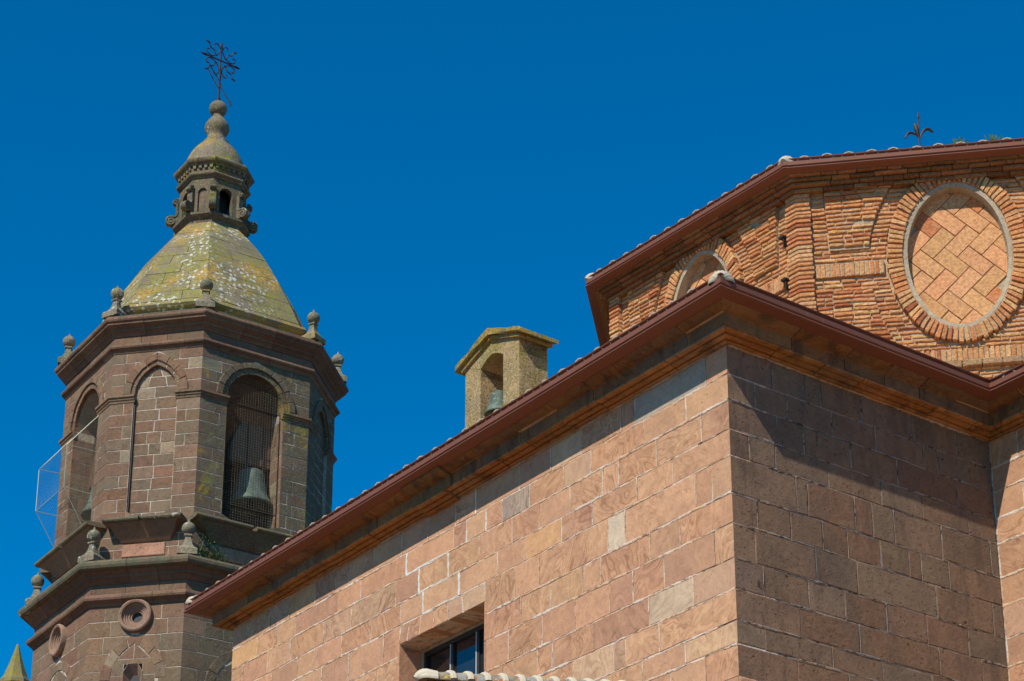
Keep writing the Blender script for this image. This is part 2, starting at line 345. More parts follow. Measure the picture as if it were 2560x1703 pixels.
def offset_pt(path, i, e, closed, insd):
    """vertex i of a 2D path moved outward by e (mitred)"""
    n = len(path); P = path[i]
    def seg(a, b):
        u = (b - a).normalized(); nn = Vector((u.y, -u.x)) * insd; return u, nn
    if closed or 0 < i < n - 1:
        u1, n1 = seg(path[(i - 1) % n], P); u2, n2 = seg(P, path[(i + 1) % n])
        det = n1.x * n2.y - n1.y * n2.x
        return P + Vector(((e * n2.y - e * n1.y) / det, (e * n1.x - e * n2.x) / det))
    u, nn = seg(P, path[i + 1]) if i == 0 else seg(path[i - 1], P)
    return P + nn * e
def sweep_edge(path, i, prof, closed, side, cuts, gap=0.006, jit=0.0):
    """pieces of a moulding along edge i of a path; prof is a closed (e,z) outline; cuts = distances along the edge; yields vertex / face lists"""
    n = len(path); j = (i + 1) % n; A, B = path[i], path[j]; u = (B - A).normalized(); L = (B - A).length; nn = Vector((u.y, -u.x)) * side
    cs = [None] + list(cuts) + [None]
    for k in range(len(cs) - 1):
        a, b = cs[k], cs[k + 1]; vs = []; de, dz = R.uniform(-jit, jit), R.uniform(-jit, jit)
        for end, c in ((0, a), (1, b)):
            for e, z in prof:
                ee = e + (de if e > 0 else 0); zz = z + dz * 0.6
                if c is None:
                    q = offset_pt(path, i if end == 0 else j, ee, closed, side)
                else:
                    q = A + u * (c + (gap if end == 0 else -gap)) + nn * ee
                vs.append((q.x, q.y, zz))
        m_ = len(prof); fs = [[t, (t + 1) % m_, m_ + (t + 1) % m_, m_ + t] for t in range(m_)] + [list(range(m_ - 1, -1, -1)), list(range(m_, 2 * m_))]
        yield vs, fs
def cuts_for(L, a, b, end=0.25):
    c = []; x = R.uniform(a, b) * 0.7 + end
    while x < L - end: c.append(x); x += R.uniform(a, b)
    return c
def lathe(m, cx, cy, prof, n=24, tint=None):
    vs = []; fs = []
    for r, z in prof:
        for k in range(n): a = 2 * math.pi * k / n; vs.append((cx + r * math.cos(a), cy + r * math.sin(a), z))
    for i in range(len(prof) - 1):
        for k in range(n): fs.append([i * n + k, i * n + (k + 1) % n, (i + 1) * n + (k + 1) % n, (i + 1) * n + k])
    fs.append([n - 1 - k for k in range(n)]); fs.append([(len(prof) - 1) * n + k for k in range(n)])
    m.add(vs, fs, tint)
def tube(m, pts, r, n=6, tint=None, taper=None):
    pts = [Vector(p) for p in pts]; vs = []; fs = []
    for i, p in enumerate(pts):
        t = (pts[min(i + 1, len(pts) - 1)] - pts[max(i - 1, 0)]).normalized()
        s = t.cross(Vector((0, 0, 1)));
        if s.length < 0.1: s = t.cross(Vector((1, 0, 0)))
        s.normalize(); q = s.cross(t); rr = r * (taper[i] if taper else 1)
        for k in range(n): a = 2 * math.pi * k / n; vs.append(tuple(p + s * rr * math.cos(a) + q * rr * math.sin(a)))
    for i in range(len(pts) - 1):
        for k in range(n): fs.append([i * n + k, i * n + (k + 1) % n, (i + 1) * n + (k + 1) % n, (i + 1) * n + k])
    fs.append([n - 1 - k for k in range(n)]); fs.append([(len(pts) - 1) * n + k for k in range(n)]); m.add(vs, fs, tint)
def box(m, fr, u0, u1, z0, z1, d0, d1, tint=None, ch=0.0, jit=0.0): prism(m, [(u0, z0), (u1, z0), (u1, z1), (u0, z1)], fr, d0, d1, ch, jit, 0, tint)

# ------------------------------------------------------------------ stone tints
def jitc(c, s=0.10, h=0.04):
    k = 1 + R.uniform(-s, s); return (c[0] * k * (1 + R.uniform(-h, h)), c[1] * k * (1 + R.uniform(-h, h)), c[2] * k * (1 + R.uniform(-h, h)), R.random())
def tint_front(z=None):
    r = R.random()
    if r < 0.40: c = (0.525, 0.308, 0.178)     # tan
    elif r < 0.74: c = (0.510, 0.286, 0.168)   # salmon
    elif r < 0.84: c = (0.480, 0.300, 0.188)   # grey beige
    elif r < 0.965: c = (0.450, 0.252, 0.155)  # mauve brown
    elif r < 0.985: c = (0.550, 0.360, 0.220)  # pale
    else: c = (0.560, 0.315, 0.160)            # orange
    return jitc(c, 0.06, 0.015)
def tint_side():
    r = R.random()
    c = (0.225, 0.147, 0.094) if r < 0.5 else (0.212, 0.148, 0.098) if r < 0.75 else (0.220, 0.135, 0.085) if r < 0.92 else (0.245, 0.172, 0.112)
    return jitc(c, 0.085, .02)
def tint_corn():
    r = R.random()
    c = (0.46, 0.24, 0.095) if r < 0.45 else (0.49, 0.235, 0.088) if r < 0.8 else (0.42, 0.245, 0.12)
    return jitc(c, 0.12)
def tint_tower():
    r = R.random()
    c = (0.230, 0.144, 0.092) if r < 0.42 else (0.211, 0.149, 0.097) if r < 0.74 else (0.221, 0.126, 0.080) if r < 0.97 else (0.323, 0.246, 0.164)
    return jitc(c, 0.12, .03)
def tint_tside():  # darker tints: painted shade for the faces the sun only grazes
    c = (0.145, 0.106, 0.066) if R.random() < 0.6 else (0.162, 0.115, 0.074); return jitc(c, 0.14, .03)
def tint_dome(): return jitc((0.215, 0.175, 0.115), 0.09, .03)
def tint_brick():
    r = R.random()
    c = (0.575, 0.270, 0.112) if r < 0.42 else (0.545, 0.225, 0.090) if r < 0.66 else (0.600, 0.330, 0.150) if r < 0.87 else (0.46, 0.165, 0.068) if r < 0.95 else (0.36, 0.12, 0.055)
    c = tuple(v * k for v, k in zip(c, (1.10, 1.12, 1.10))); return jitc(c, 0.11, 0.04)

# ================================================================== ground
g = MB(); g.add([(-900, -700, GROUND), (900, -700, GROUND), (900, 1100, GROUND), (-900, 1100, GROUND)], [[0, 1, 2, 3]])
obj('ground', g, 'ground', kind='structure')

# ================================================================== the church block in front
C0 = Vector((2.5056, 22.5, 0)); ZT = 12.03
zc = [12.028, 11.644, 11.312, 10.937, 10.599, 10.138, 9.762, 9.331, 8.953, 8.578, 8.295, 7.914]
LL, LR = 11.675, 4.484
v2 = lambda v: Vector((v[0], v[1]))
P2 = v2(C0); P1 = v2(C0 + dL * LL); P3 = v2(C0 + dR * LR); P4 = P3 - v2(dL) * 9.0; P0 = P1 + v2(dR) * 9.0
P5 = P4 + v2(dR) * 12; 
nave = thing('church_block', 'large reddish sandstone church block with brown gutter, barred window and one corner facing forward', 'church building', (C0.x, C0.y, GROUND))
FL = Fr(C0, dL, -dR); FR = Fr(C0, dR, -dL); F3 = Fr((P3.x, P3.y), -dL, -dR)
WU0, WU1, WZ0, WZ1 = 4.84, 6.87, 8.95, 10.322
cm = MB()
for u0, u1, z0, z1 in ((0, WU0, GROUND, ZT), (WU0, WU1, WZ1, ZT), (WU0, WU1, GROUND, WZ0), (WU1, LL, GROUND, ZT)):
    box(cm, FL, u0 + (0.0 if u0 else 0.0), u1, z0, z1, -0.6, 0.0)
front = obj('front_wall', cm, 'mortar', nave)
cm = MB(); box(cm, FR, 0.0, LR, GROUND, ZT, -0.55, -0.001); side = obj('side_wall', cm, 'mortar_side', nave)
cm = MB(); box(cm, F3, 0.001, 9.0, GROUND, ZT - 0.001, -0.5, 0.0); ret = obj('return_wall', cm, 'mortar', nave)
cm = MB(); FE = Fr((P1.x, P1.y), dR, dL); box(cm, FE, 0.0, 9.0, GROUND, ZT - 0.002, -0.5, 0.001); endw = obj('end_wall', cm, 'mortar', nave)

LJ = [[.37, 1.69, 1.96, 2.75, 3.39, 4.08, 5.06, 5.54, 6.2, 6.85, 7.59, 8.27, 8.63, 9.19, 9.95, 10.52, 11.26],
      [.74, 1.53, 2.57, 3.12, 3.84, 4.45, 4.82, 5.27, 5.58, 6.73, 7.93, 8.54, 9.74, 10.31, 10.9],
      [.48, 1.3, 2.02, 2.33, 3.0, 3.64, 4.24, 4.98, 5.7, 6.42, 6.98, 8.16, 8.92, 9.87, 10.55, 11.3],
      [1.02, 1.68, 2.55, 3.17, 3.96, 4.56, 5.43, 6.3, 6.86, 7.64, 8.41, 9.08, 9.63, 10.4, 11.05],
      [.32, .62, 1.92, 2.25, 3.65, 4.17, WU0, 5.36, 5.69, 6.04, 6.37, 6.66, WU1, 7.28, 8.19, 8.93, 9.7, 10.35, 11.2],
      [.91, 1.46, 2.4, 2.76, 3.41, 4.04, WU0, WU1, 7.46, 8.3, 9.0, 9.75, 10.3, 11.0],
      [.32, 1.22, 1.79, 2.24, 2.92, 3.6, 4.31, WU0, WU1, 7.5, 8.0, 8.8, 9.5, 10.3, 11.1],
      [.71, 1.51, 2.57, 3.39, 3.69, 4.45, WU0, WU1, 7.4, 8.2, 8.9, 9.6, 10.5],
      [.38, 1.33, 1.95, 2.19, 2.97, 3.7, 4.3, 5.2, 6.0, 6.8, 7.5, 8.4, 9.2, 10.0, 10.9],
      [.88, 1.66, 2.5, 3.2, 4.0, 4.7, 5.5, 6.3, 7.2, 8.0, 8.8, 9.7, 10.6],
      [.54, 1.16, 2.0, 2.9, 3.6, 4.4, 5.3, 6.1, 6.9, 7.8, 8.6, 9.5, 10.3]]
RJ = [[.71, 1.23, 1.5, 2.18, 3.05, 3.86], [.41, .93, 1.66, 2.39, 3.23, 3.49, 4.07], [.74, 1.18, 1.96, 2.75, 3.79], [.29, .69, 1.55, 2.43, 3.14, 3.96],
      [1.01, 1.19, 1.96, 2.25, 2.62, 3.45, 4.33], [.37, .89, 1.4, 1.81, 2.36, 2.84, 3.05, 3.54], [.32, 1.27, 1.94, 3.28, 4.28],
      [.42, 1.13, 1.71, 2.39, 3.07, 3.8], [.97, 1.92, 3.25, 4.0], [.41, 1.46, 2.27, 3.1, 3.9], [.9, 1.7, 2.6, 3.5]]
SPECIAL = {(1, 10.9): (0.60, 0.35, 0.165), (1, 3.84): (0.37, 0.285, 0.22), (0, .37): (0.40, 0.325, 0.245), (4, 1.92): (0.60, 0.47, 0.33), (7, .71): (0.50, 0.375, 0.255)}
def stone_obj(poly, fr, parent, tint, mat, proud, gap, ch=0.004, name='stone', back=-0.03, jit=0.006, sub=0.14, tilt=0.006):
    m = MB(); prism(m, poly, fr, back, proud, ch, jit, sub, tint, tilt); return obj(name, m, mat, parent)
def row_poly(u0, u1, z0, z1, g): return [(u0 + g, z0 + g), (u1 - g, z0 + g), (u1 - g, z1 - g), (u0 + g, z1 - g)]
for k in range(len(LJ)):
    z1, z0 = zc[k], zc[k + 1]
    js = [0.0] + LJ[k] + [LL]; rs = [0.0] + RJ[k] + [LR]
    m = MB(); g_ = 0.007
    quoin(m, C0, dL, -dR, dR, -dL, js[1] - g_, rs[1] - 0.005, z0 + g_, z1 - g_, 0.005 + R.uniform(-.002, .004), 0.06, R.uniform(.004, .010), tint_front(), 0.006)
    o = obj('quoin_stone', m, 'stone', front)
    # the side leg of a corner stone is weathered like its wall
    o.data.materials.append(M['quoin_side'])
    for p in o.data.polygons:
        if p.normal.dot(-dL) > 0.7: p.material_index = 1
    for i in range(1, len(js) - 1):
        u0, u1 = js[i], js[i + 1]
        if k >= 5 and k <= 7 and u0 >= WU0 - 0.01 and u1 <= WU1 + 0.01: continue
        if k > 3 and u0 > 8.2 and k > 7: continue
        zz0 = z0; t = tint_front()
        if (k, u0) in SPECIAL: t = (*SPECIAL[(k, u0)], R.random())
        if k == 4 and u0 >= WU0 - 0.01 and u1 <= WU1 + 0.01: zz0 = WZ1 - g_
        gg = R.uniform(0.0055, 0.0125)
        poly = row_poly(u0, u1, zz0, z1, gg)
        if k == 4 and zz0 != z0:    # flat arch: slightly fanned joints
            f0 = (u0 - 5.85) * 0.035; f1 = (u1 - 5.85) * 0.035
            poly = [(u0 + gg + f0, zz0 + gg), (u1 - gg + f1, zz0 + gg), (u1 - gg - f1, z1 - gg), (u0 + gg - f0, z1 - gg)]
            stone_obj(poly, FL, front, t, 'stone', 0.005, gg, back=-0.46, name='lintel_stone', tilt=0.0)
        else:
            if abs(u1 - LL) < 0.01: poly = row_poly(u0, u1 - 0.001 + gg, zz0, z1, gg)
            stone_obj(poly, FL, front, t, 'stone', R.uniform(0.003, 0.007), gg, tilt=0.003)
    for i in range(1, len(rs) - 1):
        gg = R.uniform(0.005, 0.010)
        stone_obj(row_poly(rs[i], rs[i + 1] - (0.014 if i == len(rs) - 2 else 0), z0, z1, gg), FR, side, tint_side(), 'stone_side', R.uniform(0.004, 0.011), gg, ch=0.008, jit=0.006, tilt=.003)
    js3 = [0.0] + cuts_for(3.2, 0.45, 1.0, 0.05) + [3.6]
    for i in range(len(js3) - 1):
        gg = R.uniform(0.006, 0.012)
        stone_obj(row_poly(js3[i] + (0.016 if i == 0 else 0), js3[i + 1], z0, z1, gg), F3, ret, tint_front(), 'stone', R.uniform(0.003, 0.007), gg)
# mortar smeared over the edges of the stones
def smear(m, fr, u0, z0, u1, z1, w0, w1, cover, d=0.0085, step=0.045):
    L = math.hypot(u1 - u0, z1 - z0); n = max(2, int(L / step)); ph = R.uniform(0, 100); horiz = abs(u1 - u0) > abs(z1 - z0)
    from mathutils import noise as nz
    rows = []
    for k in range(n + 1):
        t = k / n; s_ = t * L; u, z = u0 + (u1 - u0) * t, z0 + (z1 - z0) * t
        c = nz.noise(Vector((ph + s_ * 1.3, 0.3, 0))) + 0.5 * nz.noise(Vector((ph + s_ * 5.1, 7.3, 0)))
        a = max(0.0, min(1.0, (c + cover) * 2.2)); wu = (w0 + (w1 - w0) * R.random()) * a; wl = (w0 + (w1 - w0) * R.random()) * a
        rows.append((u, z, wu, wl, a))
    for r0, r1 in zip(rows[:-1], rows[1:]):
        if r0[4] <= 0 and r1[4] <= 0: continue
        q = []
        for (u, z, wu, wl, a), sg in ((r0, -1), (r1, -1), (r1, 1), (r0, 1)):
            w_ = (wu if sg > 0 else wl) + .001
            q.append(fr.p(u + (0 if horiz else sg * w_), z + (sg * w_ if horiz else 0), d))
        mid = [fr.p(r0[0], r0[1], d + .004 * r0[4]), fr.p(r1[0], r1[1], d + .004 * r1[4])]
        m.add([q[0], q[1], mid[1], mid[0], q[2], q[3]], [[0, 1, 2, 3], [3, 2, 4, 5]])
sm1, sm2 = MB(), MB()
for k in range(1, 11):
    z = zc[k]
    if k in (5, 6, 7): segs_ = ((0.0, WU0), (WU1, LL)) if k != 5 else ((0.0, WU0), (WU1, LL))
    else: segs_ = ((0.0, LL),)
    for a, b in segs_: smear(sm1, FL, a, z, b, z, .007, .021, .22)
    for u in LJ[k - 1]:
        if abs(u - WU0) > .02 and abs(u - WU1) > .02 and not (k - 1 in (5, 6, 7) and WU0 < u < WU1): smear(sm1, FL, u, (WZ1 if k == 5 and WU0 < u < WU1 else zc[k]) + .01, u, zc[k - 1] - .01, .005, .013, .15)
    smear(sm2, FR, .03, z, LR - .02, z, .006, .018, .05, .013)
    for u in RJ[k - 1]: smear(sm2, FR, u, zc[k], u, zc[k - 1], .004, .011, .0, .013)
    smear(sm1, F3, .01, z, 3.0, z, .008, .022, .3)
smc = MB()
smear(smc, FL, .02, ZT - .008, LL - .02, ZT - .008, .012, .034, .55, .012, .03); smear(smc, FR, .02, ZT - .008, LR - .03, ZT - .008, .012, .034, .55, .014, .03)
obj('mortar_smear', smc, 'mortar_corn', nave, kind='stuff')
obj('mortar_smear', sm1, 'mortar', front, kind='stuff'); obj('mortar_smear', sm2, 'mortar_side', side, kind='stuff')
# fresh white repointing above the window
def repoint(u0, zA, u1, zB, wd=0.018):
    n = 7; up, lo = [], []
    for k in range(n + 1):
        t = k / n; u, z = u0 + (u1 - u0) * t, zA + (zB - zA) * t; w1, w2 = wd * R.uniform(.5, 1.3), wd * R.uniform(.5, 1.3)
        if abs(zB - zA) > abs(u1 - u0): up.append((u - w1, z)); lo.append((u + w2, z))
        else: up.append((u, z + w1)); lo.append((u, z - w2))
    m = MB(); prism(m, up + lo[::-1], FL, -0.01, R.uniform(.0085, .0100), 0.003); obj('white_pointing', m, 'repoint', front)
for a in ((6.73, zc[1], 6.73, zc[2]), (6.73, zc[2], 5.70, zc[2]), (6.41, zc[2], 6.41, zc[3]), (5.70, zc[2], 5.70, zc[3]), (6.42, zc[3], 5.44, zc[3]), (5.44, zc[3], 5.44, zc[4]), (6.30, zc[3], 6.30, zc[4]), (6.30, zc[4], 5.44, zc[4]), (5.27, zc[1], 5.27, zc[2]), (5.06, zc[0], 5.06, zc[1]), (4.82, zc[1], 4.82, zc[2])):
    repoint(*a, 0.020 if a[0] > 5.3 else .011)
# courses below the picture, down to the ground, joined
lm = MB(); z1 = zc[-1]
while z1 > GROUND + 0.1:
    z0 = max(GROUND, z1 - R.uniform(0.33, 0.42))
    for fr, L in ((FL, LL), (FR, LR), (F3, 9.0)):
        cs = [0.0] + cuts_for(L, 0.5, 1.0) + [L]
        for i in range(len(cs) - 1): prism(lm, row_poly(cs[i], cs[i + 1] - (0.02 if fr is FR and i == len(cs) - 2 else 0), z0, z1, 0.007), fr, -0.03, 0.012, 0.006, 0, 0, tint_front())
    z1 = z0
obj('lower_stonework', lm, 'stone', nave, kind='stuff')

# window: jambs, frame, mullions, panes
wn = MB()
for u in (WU0, WU1 - 0.045): box(wn, FL, u + 0.002, u + 0.043, WZ0, WZ1 - 0.05, -0.42, -0.365)
box(wn, FL, WU0 + 0.002, WU1 - 0.002, WZ1 - 0.05, WZ1 - 0.009, -0.42, -0.365); box(wn, FL, WU0 + 0.002, WU1 - 0.002, WZ0, WZ0 + 0.05, -0.42, -0.365)
win = obj('window', wn, 'stucco', nave)
wf = MB()
for u0, u1, z0, z1 in ((WU0 + .045, WU0 + .10, WZ0, WZ1 - .05), (WU1 - .10, WU1 - .045, WZ0, WZ1 - .05), (WU0 + .10, WU1 - .10, WZ1 - .115, WZ1 - .05)):
    box(wf, FL, u0, u1, z0, z1, -0.44, -0.38)
obj('window_frame', wf, 'frame', win)
for q in range(2):
    u = WU0 + 0.10 + (WU1 - WU0 - 0.2) * (q + 1) / 3
    mm = MB(); box(mm, FL, u - 0.032, u + 0.032, WZ0, WZ1 - 0.116, -0.445, -0.387); obj('mullion', mm, 'frame', win)
    mm = MB(); box(mm, FL, u + 0.014, u + 0.024, WZ0, WZ1 - 0.118, -0.384, -0.372); obj('glazing_bar', mm, 'pale', win)
for q in range(3):
    a = WU0 + 0.10 + (WU1 - WU0 - 0.2) * q / 3 + 0.033; b = WU0 + 0.10 + (WU1 - WU0 - 0.2) * (q + 1) / 3 - 0.033
    mm = MB(); box(mm, FL, a, b, WZ0, WZ1 - 0.117, -0.43, -0.42); obj('pane', mm, 'glass', win)
dm = MB(); box(dm, FL, WU0 - 0.2, WU1 + 0.2, WZ0 - 0.2, WZ1 + 0.2, -0.70, -0.61); obj('room_back', dm, 'frame', win)
# stones of the two jambs
for fr_, u_ in ((Fr(FL.p(WU1, 0, 0)[:2], dR, -dL), 0), (Fr(FL.p(WU0, 0, 0)[:2], dR, dL), 0)):
    for k in range(5, 8):
        mm = MB(); zt = min(zc[k], WZ1 - 0.01) if k > 5 else WZ1 - 0.012
        zb = max(zc[k + 1], WZ0)
        prism(mm, [(-0.01, zb + .006), (0.362, zb + .006), (0.362, zt - .006), (-0.01, zt - .006)], fr_, -0.03, 0.004, 0.004, 0.002, 0, tint_front()); obj('jamb_stone', mm, 'stone', front)

# cornice: stones of a moulded course, mitred at the corners
path = [P0, P1, P2, P3, P4]
SIDE = 1
def side_of(path, i, inside):
    u = (path[i + 1] - path[i]).normalized(); n = Vector((u.y, -u.x)); return -1 if n.dot(inside - path[i]) > 0 else 1
SIDE = side_of(path, 1, v2(C0) + v2(dR) * 3 + v2(dL) * 3)
lowp = [(-0.12, ZT), (0.045, ZT), (0.058, ZT + .010), (0.060, ZT + .045), (0.082, ZT + .046), (0.086, ZT + .018), (0.145, ZT + .024), (0.150, ZT + .060), (0.172, ZT + .061), (0.176, ZT + .040), (0.240, ZT + .044), (0.247, ZT + .052), (0.245, ZT + .075), (-0.12, ZT + .075)]
upp = [(-0.12, ZT + .077), (0.243, ZT + .077), (0.25, ZT + .225), (0.262, ZT + .232), (0.30, ZT + .238), (0.35, ZT + .252), (0.40, ZT + .272), (0.44, ZT + .30), (0.44, ZT + .33), (-0.12, ZT + .33)]
corn = MB()
for i in range(4):
    for pr_ in ([(-.1, ZT + .004), (.035, ZT + .004), (.055, ZT + .05), (.155, ZT + .063), (.235, ZT + .065), (.236, ZT + .072), (-.1, ZT + .072)], [(-.1, ZT + .08), (.234, ZT + .08), (.241, ZT + .228), (.34, ZT + .258), (.425, ZT + .30), (.425, ZT + .32), (-.1, ZT + .32)]):
        for vs, fs in sweep_edge(path, i, pr_, False, SIDE, [], 0): corn.add(vs, fs)
cornice = obj('cornice', corn, 'mortar_corn', nave)
for i in range(4):
    L = (path[i + 1] - path[i]).length
    for prof, ab in ((lowp, (0.45, 0.75)), (upp, (0.55, 0.95))):
        cuts = cuts_for(L, *ab)
        for n_, (vs, fs) in enumerate(sweep_edge(path, i, prof, False, SIDE, cuts, 0.007, 0.010)):
            if i == 1:
                # a newer block let in lower than its neighbours
                mid = (Vector(vs[0]) + Vector(vs[-1])) / 2; u_ = LL - (v2(mid) - P1).length
                if 5.45 < u_ < 6.35: vs = [(x - dR.x * 0.03, y - dR.y * 0.03, z - 0.035) for x, y, z in vs]
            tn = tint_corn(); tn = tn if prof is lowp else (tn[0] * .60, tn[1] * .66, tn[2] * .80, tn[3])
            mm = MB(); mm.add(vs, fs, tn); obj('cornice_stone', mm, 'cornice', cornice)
# gutter
GT = ZT + 0.475
gprof = lambda zt, e: [(e, zt), (e + .012, zt - .006), (e + .008, zt - .018), (e - .020, zt - .026), (e - .022, zt - .042), (e - .006, zt - .050), (e - .008, zt - .112), (e - .030, zt - .130), (e - .024, zt - .150), (e + .004, zt - .154), (e + .008, zt - .166), (e - .004, zt - .175), (e - .02, zt - .178), (e - .15, zt - .196), (e - .17, zt - .19), (e - .17, zt - .02), (e - .155, zt - .02), (e - .155, zt - .165), (e - .03, zt - .15), (e - .02, zt - .01)]
for i in range(4):
    L = (path[i + 1] - path[i]).length
    for vs, fs in sweep_edge(path, i, gprof(GT, 0.585), False, SIDE, cuts_for(L, 3.0, 4.2, 1.0), 0.0006, 0.0):
        mm = MB(); mm.add(vs, fs); obj('gutter', mm, 'gutter', nave)
# corner sleeves
for ci in (1, 2, 3):
    mm = MB()
    for i, (a, b) in ((ci - 1, ('end', 0)), (ci, ('start', 0))):
        A, B = path[i], path[i + 1]; L = (B - A).length; uu = (B - A).normalized(); nn = Vector((uu.y, -uu.x)) * SIDE
        pf = [(e + 0.004, z) for e, z in gprof(GT + 0.002, 0.585)[:15]] + [(0.42, GT - 0.01)]
        vs = []
        if a == 'end': seq = [(lambda e: A + uu * (L + (offset_pt(path, ci, e, False, SIDE) - path[ci]).dot(uu) - 0.05) + nn * e), (lambda e: offset_pt(path, ci, e, False, SIDE))]
        else: seq = [(lambda e: offset_pt(path, ci, e, False, SIDE)), (lambda e: A + uu * ((offset_pt(path, ci, e, False, SIDE) - path[ci]).dot(uu) + 0.05) + nn * e)]
        for f_ in seq:
            for e, z in pf: q = f_(e); vs.append((q.x, q.y, z))
        m_ = len(pf); mm.add(vs, [[t, (t + 1) % m_, m_ + (t + 1) % m_, m_ + t] for t in range(m_)] + [list(range(m_ - 1, -1, -1)), list(range(m_, 2 * m_))])
    obj('gutter_corner', mm, 'gutter', nave)
# roof sheet and eaves tiles
SL = 0.31
rp = [(0.52, GT - 0.10), (-7.5, GT - 0.10 + 8.02 * SL), (-7.5, GT - 0.17 + 8.02 * SL), (0.52, GT - 0.17)]
rm = MB()
for i in range(1, 4):
    for vs, fs in sweep_edge(path, i, rp if i < 3 else [(max(e, -4), z if e > 0 else z - 3.5 * SL) for e, z in rp], False, SIDE, [], 0): rm.add(vs, fs, (0.5, 0.33, 0.22, 0.3))
roof = obj('roof', rm, 'tile', nave)
def tile_mesh(r=0.125, ln=0.46, n=6, th=0.016, name='roof_tile', tint=(0.62, 0.52, 0.38, 0.5)):
    m = MB(); vs = []; fs = []
    for y, s in ((0, 1.0), (ln, 0.82)):
        for rr in (r * s, r * s - th):
            for k in range(n + 1): a = math.pi * k / n; vs.append((rr * math.cos(a), y, rr * math.sin(a) * 0.92))
    N = n + 1
    for k in range(n):
        fs += [[k, k + 1, 2 * N + k + 1, 2 * N + k], [N + k + 1, N + k, 3 * N + k, 3 * N + k + 1], [k + 1, k, N + k, N + k + 1], [2 * N + k, 2 * N + k + 1, 3 * N + k + 1, 3 * N + k]]
    fs += [[0, 2 * N, 3 * N, N], [n, N + n, 3 * N + n, 2 * N + n]]
    m.add(vs, fs, tint); return m
def eaves_tiles(parent, path, i, closed, side, e, z, pitch, slope, lim=None, r=0.125, tint=(0.62, 0.52, 0.38, 0.5), rows=2):
    A, B = path[i], path[(i + 1) % len(path)]; L = (B - A).length; uu = (B - A).normalized(); nn = Vector((uu.y, -uu.x)) * side
    a0 = (offset_pt(path, i, e, closed, side) - A).dot(uu); a1 = L + (offset_pt(path, (i + 1) % len(path), e, closed, side) - B).dot(uu)
    n = int((a1 - a0 - 0.25) / pitch); src = None
    for rw in range(rows):
        for k in range(n):
            u = a0 + 0.15 + pitch * (k + 0.5); 
            if lim and not lim(u): continue
            inset = rw * 0.36
            p = A + uu * (u + R.uniform(-.012, .012)) + nn * (e - inset)
            if rw and not (a0 + inset < u < a1 - inset): continue
            yax = Vector((-nn.x, -nn.y, slope)).normalized(); xax = Vector((uu.x, uu.y, 0)); zax = xax.cross(yax).normalized()
            if zax.z < 0: xax = -xax; zax = xax.cross(yax).normalized()
            mt = Matrix((( xax.x, yax.x, zax.x, p.x), (xax.y, yax.y, zax.y, p.y), (xax.z, yax.z, zax.z, z + inset * slope + R.uniform(-.006, .006)), (0, 0, 0, 1)))
            if src is None:
                src = obj('roof_tile', tile_mesh(r, tint=tint), 'tile', None); place(src, parent, mt, True)
            else: place(src, parent, mt)
eaves_tiles(roof, path, 1, False, SIDE, 0.555, GT - 0.085, 0.352, SL)
eaves_tiles(roof, path, 2, False, SIDE, 0.53, GT - 0.098, 0.352, SL)
eaves_tiles(roof, path, 3, False, SIDE, 0.555, GT - 0.10, 0.352, SL, lim=lambda u: u < 4)
def shell_cap(parent, P, out, r, z, tint=(0.50, 0.43, 0.31, 0.5), ln=0.55, slope=0.25, mat='tile', name='hip_cap', sub=10):
    """fluted end of a hip: ribbed half dome, then a barrel tile running up the hip"""
    m = MB(); out = Vector((out[0], out[1])).normalized(); sd_ = Vector((out.y, -out.x)); vs = []; n = 40
    rings = [(0.0, 1.0), (0.3, 0.97), (0.55, 0.86), (0.78, 0.64), (0.95, 0.34)]
    rows_ = []
    for ax, q in [(-ln, 0.9)] + rings:
        row = []
        for k in range(n + 1):
            a = math.pi * k / n; fl = 1 + 0.055 * abs(math.sin(a * 8)) if ax >= 0 else 1.0
            rr = r * q * fl; c, s_ = math.cos(a), math.sin(a)
            x = P[0] + out.x * ax * r * (1.1 if ax > 0 else 1 / r if ax < 0 else 1) * (0.62 + 0.38 * s_ if ax > 0 else 1) + sd_.x * rr * c
            y = P[1] + out.y * ax * r * (1.1 if ax > 0 else 1 / r if ax < 0 else 1) * (0.62 + 0.38 * s_ if ax > 0 else 1) + sd_.y * rr * c
            row.append((x, y, z + rr * s_ * 1.0 - (ax * slope if ax < 0 else 0)))
        rows_.append(row); vs += row
    N = n + 1; fs = [[i * N + k, i * N + k + 1, (i + 1) * N + k + 1, (i + 1) * N + k] for i in range(len(rows_) - 1) for k in range(n)]
    fs.append([(len(rows_) - 1) * N + k for k in range(N)]); fs.append([k for k in range(N)][::-1])
    m.add(vs, fs, tint); return obj(name, m, mat, parent, smooth=True)
for ci in (1, 2):
    q = offset_pt(path, ci, 0.47, False, SIDE); o_ = (q - path[ci]).normalized()
    shell_cap(roof, q, o_, 0.15, GT - 0.06)

